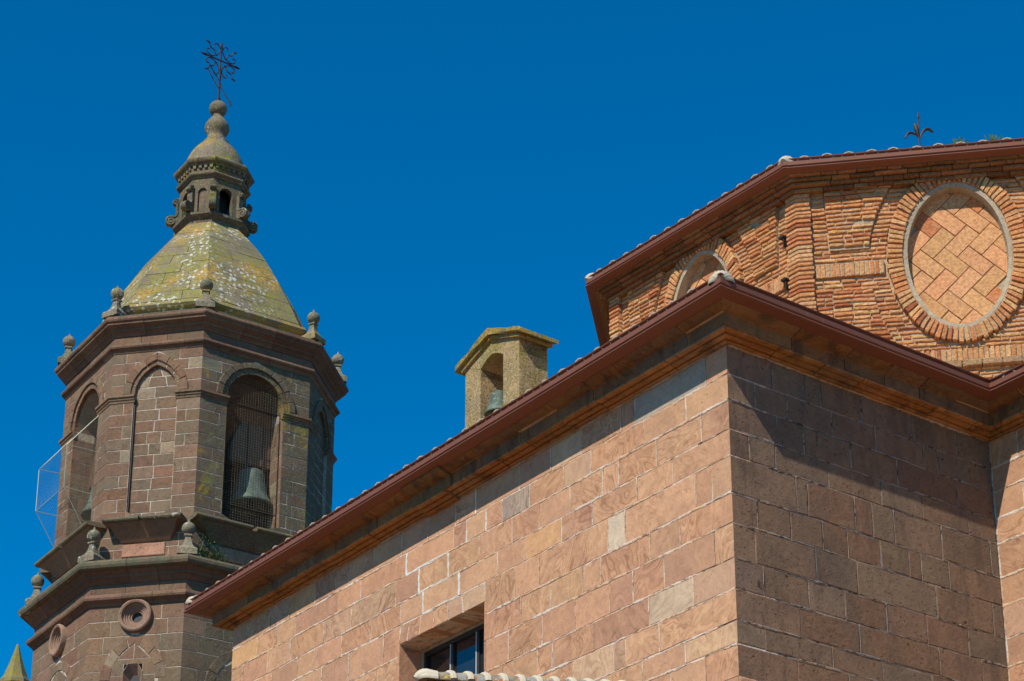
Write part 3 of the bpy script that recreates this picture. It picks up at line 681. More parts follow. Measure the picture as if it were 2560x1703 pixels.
# ================================================================== brick drum
drum = thing('brick_drum', 'eight sided orange brick drum with an oval panel of herringbone tiles and a brown gutter', 'building', (7.0, 33.5, 12.0))
LIPZ = 18.425
lv = [Vector((1.613 + 0.23, 34.515 + 1.56)), Vector((1.25, 32.12)), Vector((4.159, 28.5))]
d23 = Vector((3.564, -0.577)).normalized(); d12 = (lv[2] - lv[1]).normalized()
lv[0] = lv[1] + Vector((math.sin(rad(8.6)), math.cos(rad(8.6)))) * 4.9
lv.append(lv[2] + d23 * 5.06)
cD = (lv[2] + lv[3]) / 2 + Vector((-d23.y, d23.x)) * 5.9
lv.append(2 * cD - lv[0] + Vector((0.2, 0))); lv.append(2 * cD - lv[1]); lv.append(2 * cD - lv[2]); lv.append(2 * cD - lv[3])
lv = lv[:8]
DS = 1 if Vector(((lv[2] - lv[1]).normalized().y, -(lv[2] - lv[1]).normalized().x)).dot(cD - lv[1]) < 0 else -1
body = [offset_pt(lv, i, -0.37, True, DS) for i in range(8)]
ZB, ZF = 14.0, 18.06
OC = 16.755
def ell(a, b, z, zc_=OC):
    t = (z - zc_) / b
    return a * math.sqrt(1 - t * t) if abs(t) < 1 else 0.0
brick_pool = []            # (size, builder) of field bricks; the largest ones become objects
def drum_facet(i, detail=True):
    fr, L = fr2(body[i], body[(i + 1) % 8], cD); uc = L / 2; sc_ = L / 4.64
    A0, B0 = 1.02 * sc_, 1.487; A1, B1 = 0.79 * sc_, 1.25; A2, B2 = 0.715 * sc_, 1.17
    wm = MB(); fd = -0.10
    N = 14
    for sgn in (-1, 1):
        e_ = lambda z: uc + sgn * ell(A0 - 0.05, B0 - 0.05, z)
        pts = [(uc, OC - B0 + 0.05)] + [(e_(OC + (B0 - 0.05) * math.sin(math.pi * (t / N - 0.5))), OC + (B0 - 0.05) * math.sin(math.pi * (t / N - 0.5))) for t in range(1, N)] + [(uc, OC + B0 - 0.05)]
        out = uc + sgn * (L / 2 - 0.02)
        # strips keep it convex
        for a, b in zip(pts[:-1], pts[1:]):
            prism(wm, [(a[0], a[1]), (out, a[1]), (out, b[1]), (b[0], b[1])] if sgn > 0 else [(out, a[1]), (a[0], a[1]), (b[0], b[1]), (out, b[1])], fr, fd - 0.45, fd + 0.004)
    box(wm, fr, 0.02, L - 0.02, ZB - 1.5, OC - B0 + 0.05, fd - 0.45, fd + 0.004); box(wm, fr, 0.02, L - 0.02, OC + B0 - 0.05, 18.25, fd - 0.45, fd + 0.004)
    wall = obj('brick_wall', wm, 'mortar_brick', drum)
    if not detail: return
    # reveal and back of the oval
    rm_ = MB(); n = 48; vs = []
    for (a, b, d) in ((A0 - .04, B0 - .04, -0.035), (A1, B1, -0.035), (A1 - 0.01, B1 - 0.01, -0.030), (A2 + .01, B2 + .01, -0.040), (A2, B2, -0.24), (A0 - .04, B0 - .04, -0.24)):
        for k in range(n):
            t = 2 * math.pi * k / n; w_ = 1 + R.uniform(-.006, .006); vs.append(fr.p(uc + a * w_ * math.cos(t), OC + b * w_ * math.sin(t), d))
    fs = [[r * n + k, r * n + (k + 1) % n, ((r + 1) % 6) * n + (k + 1) % n, ((r + 1) % 6) * n + k] for r in range(6) for k in range(n)]
    rm_.add(vs, fs); oval = obj('oval_window', rm_, 'stucco', drum)
    bk = MB(); bk.add([fr.p(uc + (A0 - .05) * math.cos(2 * math.pi * k / n), OC + (B0 - .05) * math.sin(2 * math.pi * k / n), -0.225) for k in range(n)], [list(range(n))]); obj('oval_backing', bk, 'mortar_brick', oval)
    # herringbone
    W = 0.252 * (sc_ ** 0.5); ca = math.sqrt(0.5)
    for ii in range(-8, 9):
        for jj in range(-8, 9):
            ox, oy = 2 * ii + jj, 2 * ii - jj
            for (x0, y0, x1, y1) in ((ox, oy, ox + 2, oy + 1), (ox + 1, oy + 1, ox + 2, oy + 3)):
                cxx, cyy = (x0 + x1) / 2 * W, (y0 + y1) / 2 * W
                uu_, zz_ = (cxx - cyy) * ca, (cxx + cyy) * ca
                hh = 0.13
                if (uu_ / (A2 + hh)) ** 2 + (zz_ / (B2 + hh)) ** 2 > 1: continue
                g_ = 0.007; poly = []
                for (px, py) in ((x0 * W + g_, y0 * W + g_), (x1 * W - g_, y0 * W + g_), (x1 * W - g_, y1 * W - g_), (x0 * W + g_, y1 * W - g_)):
                    poly.append((uc + (px - py) * ca, OC + 0.05 + (px + py) * ca))
                m = MB(); c = jitc((0.60, 0.305, 0.140) if R.random() < .78 else (0.52, 0.20, 0.085), 0.10); prism(m, poly, fr, -0.23, -0.20 + R.uniform(-.006, .006), 0.006, 0.003, 0, c, 0.02); obj('herringbone_tile', m, 'pantile', oval)
    # rowlock ring
    nb = 88; th = 0.0
    per = []; steps = 720; acc = [0.0]
    for k in range(steps):
        t0, t1 = 2 * math.pi * k / steps, 2 * math.pi * (k + 1) / steps; am, bm = (A0 + A1) / 2, (B0 + B1) / 2
        acc.append(acc[-1] + math.hypot(am * (math.cos(t1) - math.cos(t0)), bm * (math.sin(t1) - math.sin(t0))))
    def ang(s):
        lo, hi = 0, steps
        while hi - lo > 1:
            mid = (lo + hi) // 2
            if acc[mid] <= s: lo = mid
            else: hi = mid
        return 2 * math.pi * (lo + (s - acc[lo]) / (acc[lo + 1] - acc[lo])) / steps
    for k in range(nb):
        s0, s1 = acc[-1] * (k + 0.15 + R.uniform(-.04, .04)) / nb, acc[-1] * (k + 0.86 + R.uniform(-.04, .04)) / nb
        t0, t1 = ang(s0), ang(s1); o_ = R.uniform(-.02, .015)
        tm = (t0 + t1) / 2
        def pt(a, b, t): return (uc + a * math.cos(t), OC + b * math.sin(t))
        pi0, pi1, po1, po0 = pt(A1 + .005, B1 + .005, t0), pt(A1 + .005, B1 + .005, t1), pt(A0 + o_, B0 + o_, t1), pt(A0 + o_, B0 + o_, t0)
        m = MB(); prism(m, [pi0, po0, po1, pi1], fr, -0.12, 0.005 + R.uniform(-.012, .012), 0.009, 0.006, 0.11, tint_brick()); obj('rowlock_brick', m, 'brick', oval)
    # second, flatter ring seen as a shallow band of mortar and headers round the oval
    for sgn in (-1, 1):
        # soldier band either side
        z0, z1 = 16.54, 16.765; a = 0.26; b = uc - ell(A0 + 0.05, B0, 16.65)
        bm_ = MB(); sx = (lambda u: u) if sgn < 0 else (lambda u: L - u)
        x0, x1 = sorted((sx(a), sx(b))); box(bm_, fr, x0, x1, z0, z1, fd, -0.045); band = obj('soldier_band', bm_, 'mortar_brick', wall.parent)
        nbk = int((b - a) / 0.072)
        for k in range(nbk):
            u0 = a + (b - a) * (k + 0.13) / nbk; u1 = a + (b - a) * (k + 0.87) / nbk; q0, q1 = sorted((sx(u0), sx(u1)))
            m = MB(); prism(m, [(q0, z0 - .004), (q1, z0 - .004), (q1, z1), (q0, z1)], fr, fd, -0.030 + R.uniform(-.008, .006), 0.007, 0.004, 0.12, tint_brick()); obj('soldier_brick', m, 'brick', band)
    # rows of the field, the raised panels and the base band
    def panel(z):           # inner and outer limit of the raised panels left of the oval at height z
        if 17.0 < z < 18.06:
            t = (z - 17.0) / 1.05; return (0.475 - 0.04 * t, 1.06 + 0.10 * t + 0.27 * t * t)
        if 15.28 < z < 16.27:
            t = (16.27 - z) / 1.0; return (0.49, 1.08 + 0.08 * t + 0.24 * t * t)
        return None
    for sgn in (-1, 1):
        for zlo, nrow, h_ in ((15.28, 9, 0.11), (17.0, 9, 0.1178)):
            pts0, pts1 = [], []
            for t_ in range(nrow + 1):
                zz = zlo + h_ * t_; p = panel(min(max(zz, zlo + .001), zlo + h_ * nrow - .02)); x0, x1 = (p[0], p[1] * sc_) if sgn < 0 else (L - p[0], L - p[1] * sc_)
                pts0.append((x0 - .01 * sgn, zz)); pts1.append((x1 + .012 * sgn, zz))
            q_ = MB(); prism(q_, pts0 + pts1[::-1] if sgn > 0 else pts1 + pts0[::-1], fr, fd, -0.047); obj('raised_panel', q_, 'mortar_brick', wall)
    z = 14.0; pitch = 0.0745
    while z < 18.03:
        h = pitch * R.uniform(0.93, 1.07); z1 = z + h; zm = z + h / 2
        gm = R.uniform(0.010, 0.016)
        iv = []; lo, hi = 0.235, L - 0.235
        eo = ell(A0 + .015, B0 + .015, zm); p = panel(zm)
        base = 14.97 < zm < 15.20; band_ = 16.53 < zm < 16.78
        if base: z = z1; continue
        left_edge = uc - eo if eo > 0 else None
        if band_:
            z = z1; continue
        segs = []
        if left_edge is not None: segs = [(lo, left_edge), (uc + eo, hi)]
        else: segs = [(lo, hi)]
        segs2 = []
        for a, b in segs:
            if p:
                for x0, x1 in ((p[0], p[1] * sc_), (L - p[1] * sc_, L - p[0])):
                    if a <= x0 and b >= x1:
                        segs2 += [(x0, x1, 1)]
                cur = a
                for x0, x1 in sorted(((p[0], p[1] * sc_), (L - p[1] * sc_, L - p[0]))):
                    if a <= x0 and b >= x1:
                        segs2.append((cur, x0, 0)); cur = x1
                segs2.append((cur, b, 0))
            else: segs2.append((a, b, 0))
        for a, b, raised in segs2:
            if b - a < 0.03: continue
            u = a
            while u < b - 0.02:
                ln = R.choice((0.13, 0.25, 0.27, 0.29, 0.31)) * R.uniform(0.92, 1.08)
                u1 = u + ln
                if b - u1 < 0.09: u1 = b
                dd = (-0.015 if raised else fd + 0.030) + R.uniform(-.012, .012)
                g2 = R.uniform(0.005, 0.011)
                dz0, dz1 = R.uniform(-.004, .004), R.uniform(-.004, .004)
                poly = [(u + g2, z + gm + dz0), (u1 - g2, z + gm + dz1), (u1 - g2, z1 - gm + dz1), (u + g2, z1 - gm + dz0)]
                if R.random() > 0.004: brick_pool.append((i, (u + u1) / 2, zm, poly, fr, fd - 0.02 if not raised else -0.07, dd, tint_brick(), wall, abs(u1 - u)))
                u = u1
        z = z1
    # soldier course at the foot
    a, b = 0.235, L - 0.235; nbk = int((b - a) / 0.078)
    for k in range(nbk):
        u0 = a + (b - a) * (k + 0.12) / nbk; u1 = a + (b - a) * (k + 0.88) / nbk
        m = MB(); prism(m, [(u0, 14.985), (u1, 14.985), (u1, 15.19), (u0, 15.19)], fr, fd - .02, fd + 0.03 + R.uniform(-.01, .01), 0.007, 0.004, 0.12, tint_brick()); obj('base_soldier_brick', m, 'brick', wall)
    # ledge below it
    for k in range(int(L / 0.29)):
        m = MB(); box(m, fr, k * 0.29 + .008, (k + 1) * 0.29 - .008, 14.86, 14.965, fd - .02, fd + 0.10 + R.uniform(-.03, .02), jitc((0.40, 0.25, 0.13), .15), 0.01, 0.006); obj('ledge_brick', m, 'brick', wall)
drum_facet(1); drum_facet(2)
for i in (0, 3, 4, 5, 6, 7): drum_facet(i, False)
# visible bricks of the two facets: the 300 that show largest are objects, the rest is joined
def vis(b):
    i, u, z = b[0], b[1], b[2]
    if i == 2: s = 1.0 if (u < 3.75 and z > 14.9) else 0.01
    else: s = 0.52 if z > 15.9 + max(0, (2.1 - u)) * 0.25 else 0.01
    if i == 2 and z < 16.2 - 0.0: s *= 1.0 if u > (16.4 - z) * 1.25 else 0.1
    return s * b[9] * (0.55 if b[9] < 0.16 else 1)
brick_pool.sort(key=lambda b: -vis(b))
rest = {}
for n_, b in enumerate(brick_pool):
    if n_ < 296:
        m = MB(); prism(m, b[3], b[4], b[5], b[6], 0.010, 0.008, 0.09, b[7], 0.03); obj('brick', m, 'brick', b[8])
    else:
        rest.setdefault(b[0], (MB(), b[8])); prism(rest[b[0]][0], b[3], b[4], b[5], b[6], 0.010, 0.008, 0.09, b[7], 0.03)
for k, (m, wl) in rest.items(): obj('brickwork', m, 'brick', wl, kind='stuff')
# corner pilasters: bricks that turn the corner
pil = MB()
for ci in (1, 2, 3):
    P = body[ci]; pa = (body[ci - 1] - P).normalized(); pb = (body[(ci + 1) % 8] - P).normalized()
    fa, _ = fr2(body[ci - 1], P, cD); fb, _ = fr2(P, body[(ci + 1) % 8], cD)
    pm = MB(); quoin(pm, P, pa, v2(fa.N), pb, v2(fb.N), 0.215, 0.215, 12.8, 18.2, -0.025, 0.12, 0.002, None, 0); pobj = obj('pilaster', pm, 'mortar_brick', drum)
    z = 14.05
    while z < 18.02:
        h = 0.0745 * R.uniform(0.95, 1.06); m = MB()
        quoin(m, P, pa, v2(fa.N), pb, v2(fb.N), 0.225 + R.uniform(-.02, .012), 0.225 + R.uniform(-.02, .012), z + .011, z + h - .011, R.uniform(-.012, .010), 0.09, 0.008, tint_brick(), 0.004)
        obj('pilaster_brick', m, 'brick', pobj); z += h
# brick cornice under the gutter
ci_ = MB(); cor = None
for i in range(8):
    L = (body[(i + 1) % 8] - body[i]).length
    for (z0, z1, e) in ((18.03, 18.09, 0.035), (18.095, 18.15, 0.10), (18.155, 18.20, 0.17), (18.205, 18.245, 0.225)):
        pr = [(-0.12, z0), (e - .01, z0), (e, z0 + .012), (e, z1 - .01), (e - .012, z1), (-0.12, z1)]
        cuts = cuts_for(L, 0.22, 0.5) if i in (1, 2) else []
        if cor is None:
            cor_m = MB(); fr, _ = fr2(body[1], body[2], cD); box(cor_m, fr, 0.1, 4.0, 18.03, 18.22, -0.3, -0.125); cor = obj('brick_cornice', cor_m, 'mortar_brick', drum)
        for vs, fs in sweep_edge(body, i, pr, True, DS, cuts, 0.006, 0.010):
            m = MB(); m.add(vs, fs, jitc((0.27, 0.135, 0.06), 0.3, .08)); obj('cornice_brick', m, 'brick', cor)
# drum gutter, corner sleeves, roof and tiles
for i in range(8):
    L = (lv[(i + 1) % 8] - lv[i]).length
    for vs, fs in sweep_edge(lv, i, gprof(LIPZ, 0.0), True, DS, [], 0.0): m = MB(); m.add(vs, fs); obj('gutter', m, 'gutter', drum)
for ci in (1, 2):
    P = offset_pt(lv, ci, 0.004, True, DS); pa = (lv[ci - 1] - lv[ci]).normalized(); pb = (lv[(ci + 1) % 8] - lv[ci]).normalized()
    m = MB()
    for i, first in ((ci - 1, False), (ci, True)):
        A, B = lv[i], lv[(i + 1) % 8]; uu = (B - A).normalized(); nn = Vector((uu.y, -uu.x)) * DS; L = (B - A).length
        pf = [(e + .005, z + .001) for e, z in gprof(LIPZ + .002, 0.0)[:15]] + [(-0.16, LIPZ - 0.01)]
        vs = []
        K = (lambda e: offset_pt(lv, ci, e, True, DS))
        E1 = (lambda e: K(e) + (uu * 0.06 if first else -uu * 0.06))
        for f_ in ((K, E1) if first else (E1, K)):
            for e, z in pf: q = f_(e); vs.append((q.x, q.y, z))
        m_ = len(pf); m.add(vs, [[t, (t + 1) % m_, m_ + (t + 1) % m_, m_ + t] for t in range(m_)] + [list(range(m_ - 1, -1, -1)), list(range(m_, 2 * m_))])
    obj('gutter_corner', m, 'gutter', drum)
rm = MB(); top = (cD.x, cD.y, 20.4)
rim = [(*offset_pt(lv, i, -0.05, True, DS), LIPZ - 0.03) for i in range(8)]
rm.add(rim + [top], [[i, (i + 1) % 8, 8] for i in range(8)], (0.5, 0.33, 0.22, 0.3)); droof = obj('drum_roof', rm, 'tile', drum)
for i in (0, 1, 2): eaves_tiles(droof, lv, i, True, DS, -0.03, LIPZ - 0.072, 0.335, 0.33, r=0.12)
for ci in (1, 2):
    q = offset_pt(lv, ci, -0.12, True, DS); shell_cap(droof, q, (q - cD), 0.15, LIPZ - 0.06)
# small iron brackets by the corner
for zz in (17.36, 16.62):
    fr, L = fr2(body[1], body[2], cD); m = MB(); box(m, fr, L - 0.34, L - 0.24, zz, zz + 0.035, -0.1, 0.05); box(m, fr, L - 0.27, L - 0.25, zz - 0.16, zz + 0.03, -0.08, 0.03); obj('iron_bracket', m, 'iron', drum)

# iron finial above the drum roof
fin = thing('iron_finial', 'dark iron rod with three curling leaves rising behind the drum roof', 'finial', (7.49, 34.0, 20.35))
fx, fy = 7.49, 34.0; lat = bear(80)
def fp(x, y, s=0.0):
    a = (x - 1020) / 13.07 / 136; zz = 22.99 - (y - 255) / 13.07 / 116.5; return (fx + lat.x * a, fy + lat.y * a + s, zz)
m = MB(); tube(m, [(fx, fy, 20.3), fp(995, 1100), fp(1008, 700), fp(1015, 500), fp(1020, 430), fp(1025, 350), fp(1030, 255)], 0.016, 6, None, [1, 1, .8, .9, 1.6, .9, .2]); obj('rod', m, 'iron', fin)
for pts, wv in (([(980, 1110), (900, 1020), (820, 985), (740, 968), (650, 985), (590, 1040), (550, 1110), (520, 1165), (490, 1160)], 1.3), ([(1020, 1120), (1070, 1020), (1130, 910), (1210, 830), (1300, 785), (1380, 800), (1440, 850), (1480, 865), (1505, 830)], 1.5), ([(985, 1080), (960, 960), (930, 850), (900, 740), (880, 650)], 2.2)):
    m = MB(); n = len(pts); tp = [0.6 + 1.0 * math.sin(math.pi * min(1, k / (n - 1) * 1.0)) for k in range(n)]
    tube(m, [fp(*p) for p in pts], 0.012 * wv, 6, None, tp); obj('leaf', m, 'iron', fin)

# ================================================================== bell tower
CT = Vector((-7.09, 44.42)); TA, TB = 2.62, 2.02
tower = thing('bell_tower', 'eight sided red sandstone bell tower with lichened stone dome, lantern and ball top', 'bell tower', (CT.x, CT.y, GROUND))
def octo(a, b, k=1.0):
    ap = a / 2 + b / math.sqrt(2); vs = []
    for q in range(4):
        nb = 56.1 + 90 - 90 * q; n = bear(nb); d = bear(nb - 90)
        for sg in (-1, 1): v = n * ap + d * sg * a / 2; vs.append(CT + v2(v) * k)
    return vs
V1_ = octo(TA, TB); V0_ = octo(3.0, 2.05)
def tsd(vs): u = (vs[1] - vs[0]).normalized(); return 1 if Vector((u.y, -u.x)).dot(CT - vs[0]) < 0 else -1
TS = tsd(V1_)
VIS = (6, 7, 0, 1)
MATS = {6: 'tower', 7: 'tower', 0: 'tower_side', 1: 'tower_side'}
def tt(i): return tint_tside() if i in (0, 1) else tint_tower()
# openings: wide faces round arched, narrow faces blind pointed arches
def arch_half(L, hw, spring, rise, pointed, z):
    if z < spring: return hw
    if pointed:
        rr = (hw * hw + rise * rise) / (2 * hw); c = rr - hw; y = z - spring
        return max(0.0, math.sqrt(max(0, rr * rr - y * y)) - c)
    y = (z - spring) / rise; return hw * math.sqrt(max(0, 1 - y * y)) if y < 1 else 0.0
def arch_pts(uc, hw, spring, rise, pointed, n=10):
    out = []
    for k in range(n + 1):
        z = spring + rise * math.sin(math.pi / 2 * k / n) if not pointed else spring + rise * k / n
        out.append((arch_half(0, hw, spring, rise, pointed, z), z))
    return out
def wall_core(fr, L, zb, zt, uc, hw, sill, spring, rise, pointed, thick, m, d=0.0):
    ap = arch_pts(uc, hw, spring, rise, pointed)
    for sg in (-1, 1):
        o_ = uc + sg * (L / 2)
        lst = [(uc + sg * hw, sill)] + [(uc + sg * w_, z) for w_, z in ap]
        for a, b in zip(lst[:-1], lst[1:]):
            q = [(a[0], a[1]), (o_, a[1]), (o_, b[1]), (b[0], b[1])]
            prism(m, q if sg > 0 else [q[1], q[0], q[3], q[2]], fr, d - thick, d)
    box(m, fr, 0, L, zb, sill, d - thick, d); box(m, fr, 0, L, spring + rise, zt, d - thick, d)
def courses(fr, L, zs, ex, parent, i, la, lb, d=0.0, name='stone', lens=(0.32, 0.62), u_lo=None, u_hi=None):
    for z0, z1, k in zs:
        lo = la[k % 2] if la else (u_lo or 0.0); hi = L - (lb[k % 2] if lb else 0) if u_hi is None else u_hi
        e0, e1 = ex(z0), ex(z1)
        segs = []
        if e0 is None and e1 is None: segs = [((lo, lo), (hi, hi))]
        else:
            cc = L / 2
            if e0 is None: e0 = (cc, cc)
            if e1 is None: e1 = (cc, cc)
            segs = [((lo, lo), (e0[0], e1[0])), ((e0[1], e1[1]), (hi, hi))]
        for (a0, a1), (b0, b1) in segs:
            ln = min(b0, b1) - max(a0, a1)
            if max(b0 - a0, b1 - a1) < 0.05: continue
            n = max(1, round(max(ln, 0.1) / R.uniform(*lens))); f = [0] + sorted((q + R.uniform(-.18, .18)) / n for q in range(1, n)) + [1]
            lof, hif = max(a0, a1), min(b0, b1)
            for q in range(n):
                g_ = R.uniform(.006, .0115)
                ul0 = a0 if q == 0 else lof + ln * f[q]; ul1 = a1 if q == 0 else lof + ln * f[q]
                ur0 = b0 if q == n - 1 else lof + ln * f[q + 1]; ur1 = b1 if q == n - 1 else lof + ln * f[q + 1]
                if max(ur0 - ul0, ur1 - ul1) < 0.06: continue
                p_ = [(ul0 + g_, z0 + g_), (max(ur0 - g_, ul0 + g_ + .004), z0 + g_), (max(ur1 - g_, ul1 + g_ + .004), z1 - g_), (ul1 + g_, z1 - g_)]
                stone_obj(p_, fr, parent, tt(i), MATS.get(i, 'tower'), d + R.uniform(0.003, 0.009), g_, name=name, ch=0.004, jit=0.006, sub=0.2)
def levels(z0, z1, n, jit=0.06):
    hs = [1 + R.uniform(-jit, jit) for _ in range(n)]; s = sum(hs); out = []; z = z0
    for k, h in enumerate(hs): out.append((z, z + (z1 - z0) * h / s, k)); z = out[-1][1]
    return out
def voussoirs(fr, uc, hw_i, hw_o, spring, rise_i, rise_o, pointed, n, d0, d1, parent, i, mat):
    pi_, po_ = [], []
    def P_(hw, rise, t):     # t from 0 (left spring) to 1 (right spring)
        if pointed:
            s = t * 2 if t <= 0.5 else (1 - t) * 2; sg = -1 if t <= 0.5 else 1
            rr = (hw * hw + rise * rise) / (2 * hw); amax = math.asin(min(1, rise / rr)); a = amax * s
            return (uc + sg * (rr * math.cos(a) - (rr - hw)), spring + rr * math.sin(a))
        a = math.pi * (1 - t); return (uc + hw * math.cos(a), spring + rise * math.sin(a))
    for k in range(n):
        t0, t1 = (k + 0.014) / n, (k + 0.986) / n
        if pointed and n % 2 == 1 and k == n // 2:
            tm = 0.5; poly = [P_(hw_i, rise_i, t0), P_(hw_i, rise_i, 0.5), P_(hw_i, rise_i, t1), P_(hw_o, rise_o, t1), P_(hw_o, rise_o, 0.5), P_(hw_o, rise_o, t0)]
        else:
            tm = (t0 + t1) / 2; poly = [P_(hw_i, rise_i, t0), P_(hw_i, rise_i, tm), P_(hw_i, rise_i, t1), P_(hw_o, rise_o, t1), P_(hw_o, rise_o, tm), P_(hw_o, rise_o, t0)]
        m = MB(); prism(m, poly, fr, d0, d1 + R.uniform(-.004, .004), 0.01, 0.002, 0, tt(i)); obj('arch_stone', m, mat, parent)
ZS, ZW = 17.15, 22.10
belfry_lv = levels(17.15, 18.05, 3, .05) + [(a, b, k + 3) for a, b, k in levels(18.05, 20.88, 10, .07)] + [(a, b, k + 13) for a, b, k in levels(21.06, 22.10, 4, .05)]
QA = [[0.30, 0.46], [0.30, 0.40]]
faces = []
for i in range(8):
    fr, L = fr2(V1_[i], V1_[(i + 1) % 8], CT); wide = i % 2 == 0; uc = L / 2; m = MB()
    if wide: wall_core(fr, L, ZS, 22.25, uc, 0.68, 18.07, 21.08, 0.70, False, 0.50, m)
    else: box(m, fr, 0, L, ZS, 22.25, -0.50, -0.075); 
    mort = 'mortar_tower' if i in VIS else 'inner'
    wl = obj('belfry_wall', m, mort, tower); faces.append((fr, L, wl))
    im = MB()
    if wide: wall_core(Fr(fr.p(0.3, 0, 0)[:2], fr.U, fr.N), L - 0.6, ZS, 22.2, uc - 0.3, 0.68, 18.07, 21.08, 0.70, False, 0.04, im, -0.502)
    else: box(im, fr, 0.3, L - 0.3, ZS, 22.2, -0.54, -0.502)
    obj('inner_lining', im, 'inner', wl)
    if i not in VIS: 
        if not wide: pm = MB(); box(pm, fr, 0, L, ZS, 22.25, -0.07, 0); obj('wall_face', pm, 'inner', wl)
        continue
    mat = MATS[i]; la = [[0.34, 0.46][k] for k in (0, 1)]; 
    if wide:
        exf = lambda z: (uc - 0.68, uc + 0.68) if 18.07 <= z < 20.97 else ((uc - arch_half(0, 0.955, 21.06, 0.955, False, max(z, 21.06)), uc + arch_half(0, 0.955, 21.06, 0.955, False, max(z, 21.06))) if 20.97 <= z < 22.0 else None)
        courses(fr, L, belfry_lv, exf, wl, i, [.34, .46], [.46, .34], 0.0)
        for sg in (-1, 1):
            jf = Fr(fr.p(uc + sg * 0.68, 0, 0)[:2], -fr.N, fr.U * -sg)
            for z0, z1, k in belfry_lv:
                if z0 < 18.0: continue
                zt_ = min(z1, 21.06) if z1 > 20.8 and z0 < 21 else z1
                if z0 > 20.9: continue
                cs_ = [-0.012, 0.22 if k % 2 else 0.30, 0.50]
                for a_, b_ in zip(cs_[:-1], cs_[1:]):
                    m = MB(); prism(m, [(a_ + .005, z0 + .006), (b_ - .005, z0 + .006), (b_ - .005, zt_ - .006), (a_ + .005, zt_ - .006)], jf, -0.02, 0.005, 0.004, 0.002, 0, tint_tower()); obj('jamb_stone', m, 'tower', wl)
        voussoirs(fr, uc, 0.80, 0.95, 21.07, 0.82, 0.945, False, 11, -0.2, 0.055, wl, i, mat)
        voussoirs(fr, uc, 0.675, 0.795, 21.07, 0.69, 0.815, False, 11, -0.5, 0.012, wl, i, mat)
    else:
        exf = lambda z: (uc - 0.49, uc + 0.49) if z < 20.97 and z > 18.1 else ((uc - arch_half(0, 0.73, 21.06, 0.96, True, max(z, 21.06)), uc + arch_half(0, 0.73, 21.06, 0.96, True, max(z, 21.06))) if 20.97 <= z < 22.01 else None)
        # pilaster cores either side of the blind panel
        pm = MB(); wall_core(fr, L, ZS, 22.25, uc, 0.49, 18.02, 21.08, 0.70, True, 0.074, pm); obj('blind_arch', pm, 'mortar_tower', wl)
        courses(fr, L, belfry_lv, exf, wl, i, [.30, .513], [.513, .30], 0.0, lens=(0.3, 0.5))
        voussoirs(fr, uc, 0.56, 0.73, 21.07, 0.78, 0.955, True, 8, -0.06, 0.045, wl, i, mat)
        voussoirs(fr, uc, 0.475, 0.555, 21.07, 0.67, 0.77, True, 8, -0.07, 0.008, wl, i, mat)
        # masonry of the recessed panel
        pl = levels(18.03, 21.75, 14, .06)
        for z0, z1, k in pl:
            hw = min(0.485, max(arch_half(0, 0.50, 21.08, 0.72, True, z1), 0.05)) ; hw0 = min(0.485, arch_half(0, 0.50, 21.08, 0.72, True, z0))
            n = 1 if hw0 < 0.2 else R.choice((2, 2, 3)); f = [0] + [(q + R.uniform(-.2, .2)) / n for q in range(1, n)] + [1]
            for q in range(n):
                g_ = R.uniform(.007, .012); w0, w1 = 2 * hw0, 2 * hw
                p_ = [(uc - hw0 + w0 * f[q] + g_, z0 + g_), (uc - hw0 + w0 * f[q + 1] - g_, z0 + g_), (uc - hw + w1 * f[q + 1] - g_, z1 - g_), (uc - hw + w1 * f[q] + g_, z1 - g_)]
                stone_obj(p_, fr, wl, tt(i), mat, -0.075 + R.uniform(.004, .009), g_, back=-0.11, name='panel_stone', ch=0.004, sub=0.2)
        cb = MB(); box(cb, fr, uc - 0.475, uc - 0.455, 18.1, 20.95, -0.06, -0.02); obj('lightning_cable', cb, 'iron', wl)
# quoins of the belfry
for vi in (6, 7, 0, 1, 2):
    fa, La, wa = faces[vi - 1]; fb, Lb, wb = faces[vi]; P = V1_[vi]
    for z0, z1, k in belfry_lv:
        m = MB(); la_ = ([.46, .34] if (vi - 1) % 2 == 0 else [.513, .30])[k % 2]; lb_ = ([.34, .46] if vi % 2 == 0 else [.30, .513])[k % 2]
        tn = tint_tside() if vi in (1, 2) else tint_tower()
        quoin(m, P, -v2(fa.U), v2(fa.N), v2(fb.U), v2(fb.N), la_ - .006, lb_ - .006, z0 + .008, z1 - .008, 0.006 + R.uniform(-.002, .003), 0.07, 0.005, tn, .005)
        o = obj('quoin_stone', m, 'tower_side' if vi in (1, 2) else 'tower', wb)
        if vi == 0:
            o.data.materials.append(M['quoin_tower'])
            for p in o.data.polygons:
                if p.normal.dot(fb.N) > 0.9: p.material_index = 1
